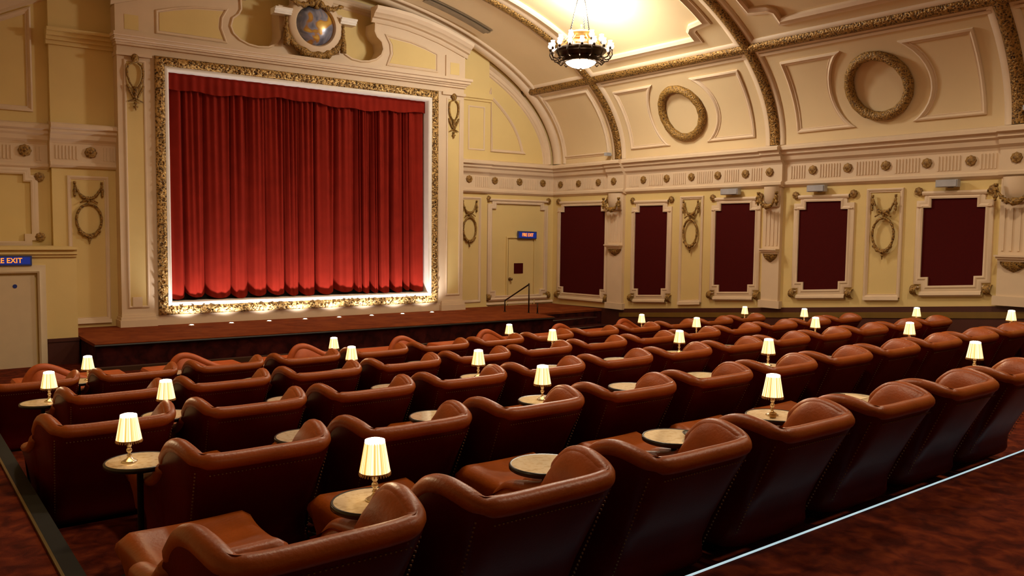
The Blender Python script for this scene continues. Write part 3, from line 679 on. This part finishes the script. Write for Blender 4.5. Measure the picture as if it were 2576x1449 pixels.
# ------------------------------------------------------------------ stage
def sy(a): return 15.40-.066*(a-2.93)
st = thing('stage', 'low red carpeted stage platform in front of the curtain', 'stage', (7.6, 15.1, -2.5)); p = Vector(st.location)
def rel(b): b.v = [(v[0]-p.x, v[1]-p.y, v[2]-p.z) for v in b.v]; return b
MS = lambda x, y, z: (x, y, z)
b = MB(); b.add([(2.94, sy(2.94), -2.0), (12.75, sy(12.75), -2.0), (12.95, 15.6, -2.0), (15.18, 15.65, -2.0), (15.18, 17.70, -2.0), (2.94, 18.24, -2.0), (2.94, sy(2.94), -2.05), (12.75, sy(12.75), -2.05), (12.95, 15.6, -2.05), (15.18, 15.65, -2.05), (15.18, 17.70, -2.05), (2.94, 18.24, -2.05)],
             [(0, 1, 2, 3, 4, 5), (6, 11, 10, 9, 8, 7)]+[(i, i+6, (i+1) % 6+6, (i+1) % 6) for i in range(6)]); rel(b).build('stage_floor', 'stagec', st)
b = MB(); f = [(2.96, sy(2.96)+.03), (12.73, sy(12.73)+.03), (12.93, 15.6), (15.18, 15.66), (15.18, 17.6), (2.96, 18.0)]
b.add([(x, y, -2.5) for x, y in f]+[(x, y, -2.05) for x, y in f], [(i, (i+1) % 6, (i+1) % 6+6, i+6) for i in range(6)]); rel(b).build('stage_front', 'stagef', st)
b = MB(); b.tube([(2.93, sy(2.93)-.005, -2.035), (12.75, sy(12.75)-.005, -2.035), (12.95, 15.58, -2.035)], .022, 8); rel(b).build('nosing', 'foot', st)
b = MB(); b.add([(2.95, sy(2.95), -2.5), (12.74, sy(12.74), -2.5), (12.74, sy(12.74), -2.42), (2.95, sy(2.95), -2.42), (2.95, sy(2.95)+.02, -2.405), (12.74, sy(12.74)+.02, -2.405)], [(0, 1, 2, 3), (3, 2, 5, 4)]); rel(b).build('skirting', mat('skirting_board', (.05, .02, .008), .4), st)
t = thing('stage_steps', 'dark carpeted steps leading down from the right end of the stage', 'steps', (13.9, 15.3, -2.5)); p = Vector(t.location)
for i, (z, y0, y1, x0, x1) in enumerate(((-2.15, 15.22, 15.59, 12.99, 14.6), (-2.32, 14.85, 15.22, 12.9, 14.7))):
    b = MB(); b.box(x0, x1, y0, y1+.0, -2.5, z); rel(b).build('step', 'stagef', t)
    b = MB(); b.tube([(x0, y0, z-.01), (x1, y0+.02, z-.01)], .014, 6); rel(b).build('step_nosing', mat('steel_nosing', (.20, .17, .14), .35, metal=.6), t)
t = thing('handrail', 'dark slim handrail at the top of the stage steps', 'handrail', (12.7, 15.9, -2.0)); p = Vector(t.location)
b = MB(); b.tube([(12.50, 16.38, -1.72), (12.52, 16.36, -1.70), (12.83, 15.85, -1.30), (12.83, 15.83, -1.27)], .018, 8); rel(b).build('rail', 'dbronze', t, smooth=True)
for x, y, z in ((12.50, 16.38, -1.71), (12.83, 15.83, -1.28), (12.92, 15.60, -1.74)):
    b = MB(); b.tube([(x, y, -2.0), (x, y, z)], .017, 8); b.lathe([(.035, 0), (.035, .012), (.018, .02)], 10, (x, y, -2.0)); rel(b).build('post', 'dbronze', t, smooth=True)
ft = None
for i, (x, y) in enumerate([(5.12+.81*q, 17.34-.036*q) for q in range(8)]):
    lab = 'small round footlight on the stage floor, %s from the left' % ORD[i]
    if ft is None:
        ft = thing('footlight', lab, 'footlight', (x, y, -2.0), 0, 'footlights along the stage')
        b = MB(); b.lathe([(.065, 0), (.065, .012), (.054, .02), (.05, .012)], 18); b.build('bezel', 'silver', ft, smooth=True)
        b = MB(); b.lathe([(.0, .028), (.028, .025), (.05, .012)], 16, cap=False); b.build('lens', 'foota', ft, smooth=True)
    else: dup(ft, (x, y, -2.0), lab)

# ------------------------------------------------------------------ armchair
def make_chair(label):
    t = thing('armchair', label, 'armchair', (0, 0, 0))
    H = [(0, 0, .80), (.20, .0, .80), (.315, .008, .805), (.362, .045, .815), (.384, .13, .838), (.398, .23, .850), (.408, .33, .828), (.414, .415, .758), (.420, .47, .68), (.426, .56, .60), (.430, .70, .565), (.428, .84, .54), (.415, .93, .49)]
    hs = spline(H, 5); full = [Vector((-v.x, v.y, v.z)) for v in hs[:0:-1]]+hs
    n = len(full)
    nor = []
    for i in range(n):
        a, c = full[max(i-1, 0)], full[min(i+1, n-1)]; tt = Vector((c.x-a.x, c.y-a.y, 0)).normalized(); nor.append(Vector((tt.y, -tt.x, 0)))
    def bot(v): return Vector((v.x*.90, .34+v.y*.655, .085))
    b = MB(); rows = []
    for f, off in ((0, .030), (.06, .034), (.3, .018), (.6, .008), (.78, .012), (.87, .036), (.93, .058), (.97, .062), (.99, .054), (1., .025)):
        row = []
        for i, v in enumerate(full):
            q = bot(v); pnt = v.lerp(q, f); row.append(pnt+nor[i]*off)
        rows.append(row)
    b.grid(rows)
    rows = [[v+nor[i]*.03 for i, v in enumerate(full)], [v-nor[i]*.05 for i, v in enumerate(full)]]; b.grid(rows)
    for e in (0, n-1):   # close the front ends of the arms
        v = full[e]; q = bot(v); b.add([v+nor[e]*.03, q+nor[e]*.03, q-nor[e]*.10, v-nor[e]*.10], [(0, 1, 2, 3)])
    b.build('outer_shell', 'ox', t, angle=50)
    b = MB(); rows = []
    for f, off, dz_ in ((0, .0, .043), (0, -.030, .036), (.0, -.058, .012), (.05, -.088, 0), (.13, -.108, 0), (.26, -.108, 0), (.42, -.098, 0), (.62, -.092, 0)):
        k = [min(1, max(.25, (.52-v.y)/.12)) for v in full]
        rows.append([v.lerp(bot(v), f)+nor[i]*off*(.35+.65*k[i])+Vector((0, 0, dz_*k[i])) for i, v in enumerate(full)])
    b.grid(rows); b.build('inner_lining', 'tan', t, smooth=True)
    m0 = next(i for i, v in enumerate(full) if v.y < .49); m1 = n-1-m0
    b = MB(); core = full[m0:m1+1]; rr = []
    L = len(core)
    for i, v in enumerate(core):
        e = min(i, L-1-i); rr.append(.0455*min(1, .40+e*.12)*(1-.16*math.exp(-((abs(v.x)-.345)/.018)**2) if v.y < .09 else 1))
    b.tube([v-nor[m0+i]*.006 for i, v in enumerate(core)], rr, 14); b.build('top_roll', 'tan', t, smooth=True)
    for s in (-1, 1):
        arm = [Vector((s*v.x, v.y, v.z)) for v in spline([(.418, .45, .69), (.424, .53, .615), (.43, .63, .58), (.432, .76, .558), (.428, .86, .535), (.412, .94, .47)], 4)]
        b = MB(); b.tube(arm, [.030+.024*math.sin(PI*min(1, .25+i/len(arm)*.75)) for i in range(len(arm))], 12, sy=.75); b.build('arm', 'tan', t, smooth=True)
    def cushion(x0, x1, y0, y1, z0, z1, m, name, e=.03, par=t):
        b = MB(); rows = []
        for z, k in ((z0, 1.), (z0+.01, 0), (z1-e, 0), (z1-e*.3, .5*1), (z1, 1.4)):
            o = e*(k if z != z0 else .6); row = []
            for (cx_, cy_, t0) in ((x1-e, y1-e, 0), (x0+e, y1-e, PI/2), (x0+e, y0+e, PI), (x1-e, y0+e, 1.5*PI)):
                for q in range(5):
                    u = t0+PI/2*q/4; row.append((cx_+(e-o*.6)*math.cos(u), cy_+(e-o*.6)*math.sin(u), z))
            rows.append(row)
        b.grid(rows, closed=True, cap=True); return b.build(name, m, par, angle=50)
    cushion(-.30, .30, .34, .92, .30, .44, 'tan', 'seat_cushion', .04)
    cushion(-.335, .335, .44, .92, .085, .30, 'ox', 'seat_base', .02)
    for sx_, y_ in ((-.29, .50), (.29, .50), (-.30, .87), (.30, .87)):
        b = MB(); b.lathe([(.02, 0), (.028, .05), (.033, .09)], 10, (sx_, y_, 0)); b.build('leg', 'foot', t, smooth=True)
    for s in (-1, 1):
        b = MB(); v = Vector((s*.355, .035, .81)); q = bot(v); nv = Vector((s*.6, -.8, 0)).normalized()
        for i in range(30):
            c = v.lerp(q, .09+.86*i/29)+nv*.034; b.lathe([(.0045, -.004), (.005, 0), (.0045, .004)], 6, c)
        b.build('stud_row', 'stud', t)
    b = MB()
    for i in range(30):
        v = Vector((-.31+.62*i/29, 0, .80)); c = v.lerp(bot(v), .095)+Vector((0, -.038, 0)); b.lathe([(.004, -.003), (.0045, 0), (.004, .003)], 6, c)
    b.build('stud_row', 'stud', t)
    return t, cushion
RX0 = {1: 1.58, 2: 2.02, 3: 1.63, 4: 2.02, 5: 1.62}
RY = {1: 2.567, 2: 4.32, 3: 6.04, 4: 7.78, 5: 9.52}
ROWN = {1: 'nearest row', 2: 'second nearest row', 3: 'middle row', 4: 'fourth row back', 5: 'front armchair row'}
NCH = {1: 7, 2: 12, 3: 13, 4: 13, 5: 13}
ch0, cushion = make_chair('x'); first = True
for r in range(1, 6):
    for k in range(NCH[r]):
        lab = 'brown leather wing armchair in the %s, %s from the left aisle' % (ROWN[r], ORD[k])
        loc = (RX0[r]+k-.355, RY[r]+.0, floor_z(r)); g = 'armchairs in the '+ROWN[r]
        if first: ch0.location = loc; ch0['label'] = lab; ch0['group'] = g; first = False
        else: dup(ch0, loc, lab, g)
# ottomans
ot = None
for r in range(1, 4):
    for k in range(NCH[r]-(1 if r == 1 else 0)):
        lab = 'tan leather footstool in front of the %s armchair of the %s' % (ORD[k], ROWN[r])
        loc = (RX0[r]+k-.36, RY[r]+1.43, floor_z(r)); g = 'leather footstools of the '+ROWN[r]
        if ot is None:
            ot = thing('footstool', lab, 'footstool', loc, 0, g)
            b = MB(); rows = []
            N = 14
            for i in range(N+1):
                u = -1+2*i/N; row = []
                for j in range(N+1):
                    v = -1+2*j/N
                    pin = 1-.06*(1-v*v)*abs(u); x = u*.33*(1-.07*(1-v*v)); y = v*.29*(1-.05*(1-u*u))
                    z = .40+.035*(abs(v)**2.2)*.6-.022*(1-u*u)*(1-v*v) - .06*max(0, abs(u)-.85)/.15*.6-.06*max(0, abs(v)-.88)/.12*.5
                    row.append((x, y, z))
                rows.append(row)
            b.grid(rows)
            edge = [rows[0][j] for j in range(N+1)]+[rows[i][N] for i in range(1, N+1)]+[rows[N][j] for j in range(N-1, -1, -1)]+[rows[i][0] for i in range(N-1, 0, -1)]
            b.grid([edge, [(x*1.02, y*1.02, z-.03) for x, y, z in edge], [(x*.97, y*.97, .28) for x, y, z in edge]], closed=True)
            b.build('cushion', 'tan', ot, smooth=True)
            b = MB(); rows = [[(x*s_, y*s_, z) for x, y in [(e[0], e[1]) for e in edge]] for z, s_ in ((.29, .96), (.20, .90), (.09, .86))]; b.grid(rows, closed=True, cap=True); b.build('base', 'tan', ot, angle=50)
            for sx_ in (-.24, .24):
                for sy_ in (-.2, .2):
                    b = MB(); b.lathe([(.018, 0), (.024, .05), (.028, .095)], 10, (sx_, sy_, 0)); b.build('leg', 'foot', ot, smooth=True)
        else: dup(ot, loc, lab, g)

# ------------------------------------------------------------------ side tables and lamps
TX0 = {1: (1.725, 7), 2: (1.165, 13), 3: (1.775, 13), 4: (1.165, 13), 5: (1.765, 13)}
LAMPS = {1: [1.73, 4.70, 7.72], 2: [1.11, 4.17, 7.17, 10.08, 12.95], 3: [1.77, 4.77, 7.81, 10.78, 13.79], 4: [1.22, 4.27, 7.27, 10.33, 13.22], 5: [1.86, 4.86, 7.87, 10.87, 13.98]}
TH = .70
tb = None; lp = None; tabz = {}
for r in range(1, 6):
    x0, n = TX0[r]; li = 0
    for k in range(n):
        lx = [x for x in LAMPS[r] if abs(x-(x0+k)) < .45]
        x = x0+k; y = RY[r]+.64; loc = (x, y, floor_z(r))
        lab = 'round mirrored side table %s, %s from the left in the %s' % ('holding a lamp' if lx else 'without a lamp', ORD[k], ROWN[r]); g = 'round side tables of the '+ROWN[r]
        if tb is None:
            tb = thing('side_table', lab, 'side table', loc, 0, g)
            b = MB(); b.lathe([(.0, TH), (.178, TH), (.178, TH-.004)], 48, cap=False); b.build('table_top', 'mirror', tb)
            b = MB(); b.lathe([(.177, TH-.001), (.186, TH+.003), (.191, TH-.004), (.191, TH-.022), (.182, TH-.028), (.0, TH-.028)], 48, cap=False); b.build('rim', 'rim', tb, smooth=True)
            b = MB(); b.lathe([(.022, .02), (.018, .05), (.018, TH-.06), (.04, TH-.03)], 16); b.build('leg', 'foot', tb, smooth=True)
            b = MB(); b.lathe([(.13, 0), (.13, .012), (.10, .02), (.022, .03)], 28); b.build('base', 'foot', tb, smooth=True)
        else: dup(tb, loc, lab, g)
        if lx:
            lloc = (lx[0] if abs(lx[0]-x) < .1 else x+.08*(1 if lx[0] > x else -1), y, floor_z(r)+TH)
            lab = 'lit table lamp with pleated cream shade, %s from the left in the %s' % (ORD[li], ROWN[r]); g = 'pleated lamps of the '+ROWN[r]; li += 1
            if lp is None:
                lp = thing('table_lamp', lab, 'lamp', lloc, 0, g)
                b = MB(); b.lathe([(.0, 0), (.042, 0), (.043, .006), (.034, .012), (.020, .020), (.012, .028), (.009, .034), (.0, .034)], 20, cap=False); b.build('base', 'silver', lp, smooth=True)
                b = MB(); b.lathe([(.009, .032), (.014, .04), (.009, .048), (.008, .055), (.015, .064), (.0165, .071), (.012, .079), (.009, .084), (.013, .092), (.017, .112), (.018, .122), (.010, .126), (.005, .145)], 16); b.build('stem', 'silver', lp, smooth=True)
                b = MB(); rows = []
                for f in (0, .2, .4, .6, .8, 1):
                    R_ = .067+(.043-.067)*f; rows.append([((R_*(1+.035*math.cos(24*u)*(1-.4*f)))*math.cos(u), (R_*(1+.035*math.cos(24*u)*(1-.4*f)))*math.sin(u), .128+.145*f) for u in [2*PI*j/144 for j in range(144)]])
                b.grid(rows, closed=True); sh = b.build('shade', 'shade', lp, smooth=True)
                b = MB(); b.lathe([(.0, .276), (.028, .279), (.044, .274), (.0455, .262), (.044, .258)], 24, cap=False); b.build('top_band', 'shadetop', sh, smooth=True)
                b = MB()
                for j in range(30):
                    u = 2*PI*j/30; b.lathe([(.0015, .004), (.004, 0), (.0035, -.005), (.001, -.009)], 6, (.069*math.cos(u), .069*math.sin(u), .123))
                b.tube([(.0685*math.cos(2*PI*j/30), .0685*math.sin(2*PI*j/30), .129) for j in range(30)], .0028, 6, closed=True); b.build('bead_fringe', 'fringe', sh, smooth=True)
            else: dup(lp, lloc, lab, g)
# small things left on the nearest tables
t = thing('dish', 'round dark dish on the third side table of the nearest row', 'dish', (3.80, 3.13, floor_z(1)+TH+.0005))
b = MB(); b.lathe([(.0, .004), (.035, .004), (.055, .018), (.062, .026), (.060, .028), (.052, .020), (.03, .009), (.0, .008)], 28, cap=False); b.build('bowl', mat('olive_glaze', (.05, .035, .012), .35), t, smooth=True)
t = thing('tea_light', 'small amber glass tea light beside the second lamp of the nearest row', 'tea light', (4.64, 3.16, floor_z(1)+TH+.0005))
b = MB(); b.lathe([(.0, 0), (.02, 0), (.024, .02), (.022, .035), (.019, .035), (.019, .01), (.0, .01)], 16, cap=False); b.build('glass_cup', 'amber', t, smooth=True)
b = MB(); b.box(5.66, 5.80, 3.14, 3.32, floor_z(1)+TH+.0005, floor_z(1)+TH+.004); tag(b.build('menu_card', 'paper'), 'cream menu card lying on the fifth side table of the nearest row', 'menu')
b = MB(); b.box(5.605, 5.655, 3.24, 3.30, floor_z(1)+TH+.0005, floor_z(1)+TH+.03); tag(b.build('small_box', 'foot'), 'small black box beside the menu card on the nearest row', 'box')

# ------------------------------------------------------------------ front daybeds
db = None
for i in range(7):
    x = 1.40+1.685*i; lab = 'rust leather daybed below the stage, %s from the left' % ORD[i]
    if db is None:
        db = thing('daybed', lab, 'daybed', (x, 11.4, -2.5), 0, 'daybeds in front of the stage')
        prof = spline([(.0, .42), (.02, .60), (.10, .735), (.20, .765), (.32, .73), (.50, .635), (.70, .55), (.95, .50), (1.25, .50), (1.40, .54), (1.46, .50), (1.47, .40)], 5)
        prof = [(v.x, v.y) for v in [Vector(q) for q in prof]] if len(prof[0]) == 2 else prof
        b = MB(); b.tube([(q[0], .06, q[1]) for q in prof], .055, 12); b.build('back_roll', 'seatred', db, smooth=True)
        b = MB(); rows = [[(q[0], y_, .10+(q[1]-.10)*f) for q in prof] for y_, f in ((.16, 0), (.02, .5), (.01, 1.), (.12, 1.), (.2, .4), (.25, 0))]; b.grid(rows); b.build('backrest', 'seatred', db, smooth=True)
        b = MB(); b.box(.03, 1.44, .2, 1.7, .10, .30); b.build('bed_base', 'ox', db)
        b = MB(); rows = []
        for z, e in ((.30, .0), (.36, .0), (.40, .02), (.41, .06)): rows.append([(x_, y_, z) for x_, y_ in ((.03+e, .22+e), (1.44-e, .22+e), (1.44-e, 1.72-e), (.03+e, 1.72-e))])
        b.grid(rows, closed=True, cap=True); b.build('mattress', 'seatred', db)
        for sx_, sy_ in ((.1, .25), (1.37, .25), (.1, 1.6), (1.37, 1.6)):
            b = MB(); b.lathe([(.02, 0), (.03, .10)], 10, (sx_, sy_, 0)); b.build('leg', 'foot', db)
    else: dup(db, (x, 11.4, -2.5), lab)

# ------------------------------------------------------------------ chandelier
cx_, cy_, cz_ = 11.70, 12.83, 3.40
ch = thing('chandelier', 'ring chandelier of frosted lamps with glowing bowl hung from the vault', 'chandelier', (cx_, cy_, cz_))
zt = 5.0-cz_
b = MB(); b.lathe([(.0, .0), (.10, .01), (.20, .04), (.29, .09), (.325, .14)], 32, cap=False); b.build('bowl', 'bowl', ch, smooth=True)
b = MB(); b.lathe([(.32, .12), (.37, .12), (.40, .15), (.38, .20), (.40, .22), (.44, .24), (.44, .29), (.50, .31), (.53, .34), (.53, .385), (.50, .40), (.46, .38)], 40, cap=False)
b.lathe([(.0, -.05), (.02, -.04), (.035, -.02), (.02, .01), (.05, .02)], 14, cap=False)
b.build('ring_frame', 'dbronze', ch, smooth=True)
b = MB()
for j in range(16):
    u = 2*PI*j/16; c_, s_ = math.cos(u), math.sin(u); b.tube([(r_*c_, r_*s_, z_) for r_, z_ in ((.42, .22), (.52, .17), (.60, .19), (.645, .27), (.63, .36))], [.012, .014, .014, .012, .016], 7)
    b.tube([(r_*c_, r_*s_, z_) for r_, z_ in ((.38, .13), (.46, .10), (.50, .14))], .014, 6)
b.build('scroll_arms', 'dbronze', ch, smooth=True)
b = MB()
for j in range(8):
    u = 2*PI*(j+.5)/8; c_, s_ = math.cos(u), math.sin(u); b.tube([(.44*c_, .44*s_, .38), (.40*c_, .40*s_, .52), (.28*c_, .28*s_, .62)], .014, 6)
b.lathe([(.21, .60), (.25, .62), (.26, .70), (.23, .74), (.20, .72)], 28, cap=False); b.lathe([(.0, .70), (.03, .74), (.05, .80), (.02, .84), (.03, .87), (.0, .90)], 12, cap=False)
b.build('inner_crown', 'amber', ch, smooth=True)
def lampset(n, R_, z, off, s, nm):
    for j in range(n):
        u = 2*PI*(j+off)/n
        b = MB(); b.lathe([(.018, z-.06), (.03, z-.03), (.02, z), (.0, z)], 10, (R_*math.cos(u), R_*math.sin(u), 0)); cup = b.build('candle_cup', 'dbronze', ch, smooth=True)
        b = MB(); b.lathe([(.0, z), (.03*s, z+.005), (.052*s, z+.035*s), (.05*s, z+.06*s), (.036*s, z+.09*s), (.045*s, z+.12*s), (.0, z+.12*s)], 14, (R_*math.cos(u), R_*math.sin(u), 0), cap=False); b.build('lamp_glass', 'bulb', cup, smooth=True)
lampset(16, .63, .40, .2, .98, 'outer'); lampset(6, .42, .56, .3, 1.1, 'inner')
for j in range(3):
    u = 2*PI*(j+.25)/3
    b = MB(); n = 34; P0 = Vector((.24*math.cos(u), .24*math.sin(u), .72)); P1 = Vector((.05*math.cos(u), .05*math.sin(u), zt-.05))
    for i in range(n):
        c = P0.lerp(P1, (i+.5)/n); h = (P1-P0).length/n*.62
        b.tube([c+Vector((.010*math.cos(q)*(1 if i % 2 else 0)+0, .010*math.cos(q)*(0 if i % 2 else 1), h*math.sin(q))) for q in [2*PI*m/8 for m in range(8)]], .007, 5, closed=True)
    b.build('chain', 'foot', ch, smooth=True)
b = MB(); b.lathe([(.0, zt-.08), (.05, zt-.07), (.09, zt-.02), (.12, zt+.03)], 20, cap=False); b.build('ceiling_rose', 'amber', ch, smooth=True)
for (m_, lab) in ((MV(15.42, 2.2, .0), 'tiny grey camera on the cornice left of the rib nearest the stage'), (MV(5.62, 3.8, .0), 'small grey floodlight on the cornice at the right picture edge')):
    t = thing('security_camera', lab, 'camera', m_, 0)
    b = MB(); b.box(-.22, -.06, -.05, .05, -.05, .03); b.build('housing', 'steel', t); b = MB(); b.tube([(-.08, 0, -.02), (.02, 0, -.02)], .014, 6); b.build('mount', 'steel', t)

# ------------------------------------------------------------------ lift everything, lights, camera
for o in list(C.objects):
    if o.parent is None: o.location.z += ZOFF
def light(name, typ, loc, power, col, size=.2, **kw):
    l = bpy.data.lights.new(name, typ); l.energy = power; l.color = col
    if typ in ('POINT', 'SPOT'): l.shadow_soft_size = size
    o = bpy.data.objects.new(name, l); C.objects.link(o); o.location = (loc[0], loc[1], loc[2]+ZOFF)
    for k, v in kw.items(): setattr(l, k, v)
    return o
WARM = (1, .80, .56)
light('chandelier_light', 'POINT', (cx_, cy_, 4.60), 460, (1, .95, .86), .30)
light('bowl_light', 'POINT', (cx_, cy_, 3.15), 120, WARM, .3)
for x, y, e in ((7.6, 1.5, 620), (4.0, 5.5, 480), (11.2, 4.5, 500), (7.6, 9.0, 500), (3.5, 12.0, 420)):  # unseen spots added high under the vault as warm general fill
    s = light('unseen_fill_spot', 'SPOT', (x, y, 5.0 if abs(x-7.6) < 1 else 4.7), e, WARM, .25, spot_size=math.radians(165), spot_blend=1.)
for i in range(8):
    a = 5.12+.81*i
    s = light('footlight_beam', 'SPOT', (a, 17.34-.036*i, -1.94), 85, (1, .93, .90), .03, spot_size=math.radians(122), spot_blend=1.)
    s.rotation_euler = (math.radians(180-21), 0, 0)
for r in LAMPS:
    for x in LAMPS[r]:
        light('lamp_bulb', 'POINT', (x, RY[r]+.64, floor_z(r)+TH+.31), 1.6, (1, .74, .42), .03)
w = bpy.data.worlds.new('room'); bpy.context.scene.world = w; w.use_nodes = True
w.node_tree.nodes['Background'].inputs[0].default_value = (.02, .015, .01, 1); w.node_tree.nodes['Background'].inputs[1].default_value = 1.

F_, YAW, PITCH, ROLL = 2067.48278, .660337793, -.0678944232, .0115663353
fw = Vector((math.sin(YAW)*math.cos(PITCH), math.cos(YAW)*math.cos(PITCH), math.sin(PITCH)))
rt = Vector((math.cos(YAW), -math.sin(YAW), 0)); up = rt.cross(fw)
r2 = math.cos(ROLL)*rt+math.sin(ROLL)*up; u2 = -math.sin(ROLL)*rt+math.cos(ROLL)*up
cam = bpy.data.cameras.new('camera'); co = bpy.data.objects.new('camera', cam); C.objects.link(co)
mw = Matrix((r2, u2, -fw)).transposed().to_4x4(); mw.translation = (0, 0, ZOFF); co.matrix_world = mw
cam.sensor_width = 36; cam.lens = F_*36/2576; cam.clip_end = 200; cam.clip_start = .05
sc_ = bpy.context.scene; sc_.camera = co
sc_.view_settings.view_transform = 'Standard'; sc_.view_settings.look = 'None'; sc_.view_settings.gamma = 1; sc_.view_settings.exposure = .12
sc_.view_settings.use_curve_mapping = False
sc_.cycles.max_bounces = 7; sc_.cycles.diffuse_bounces = 4; sc_.cycles.glossy_bounces = 3; sc_.cycles.caustics_reflective = False; sc_.cycles.caustics_refractive = False
sc_.cycles.sample_clamp_indirect = 3.; sc_.cycles.use_denoising = True
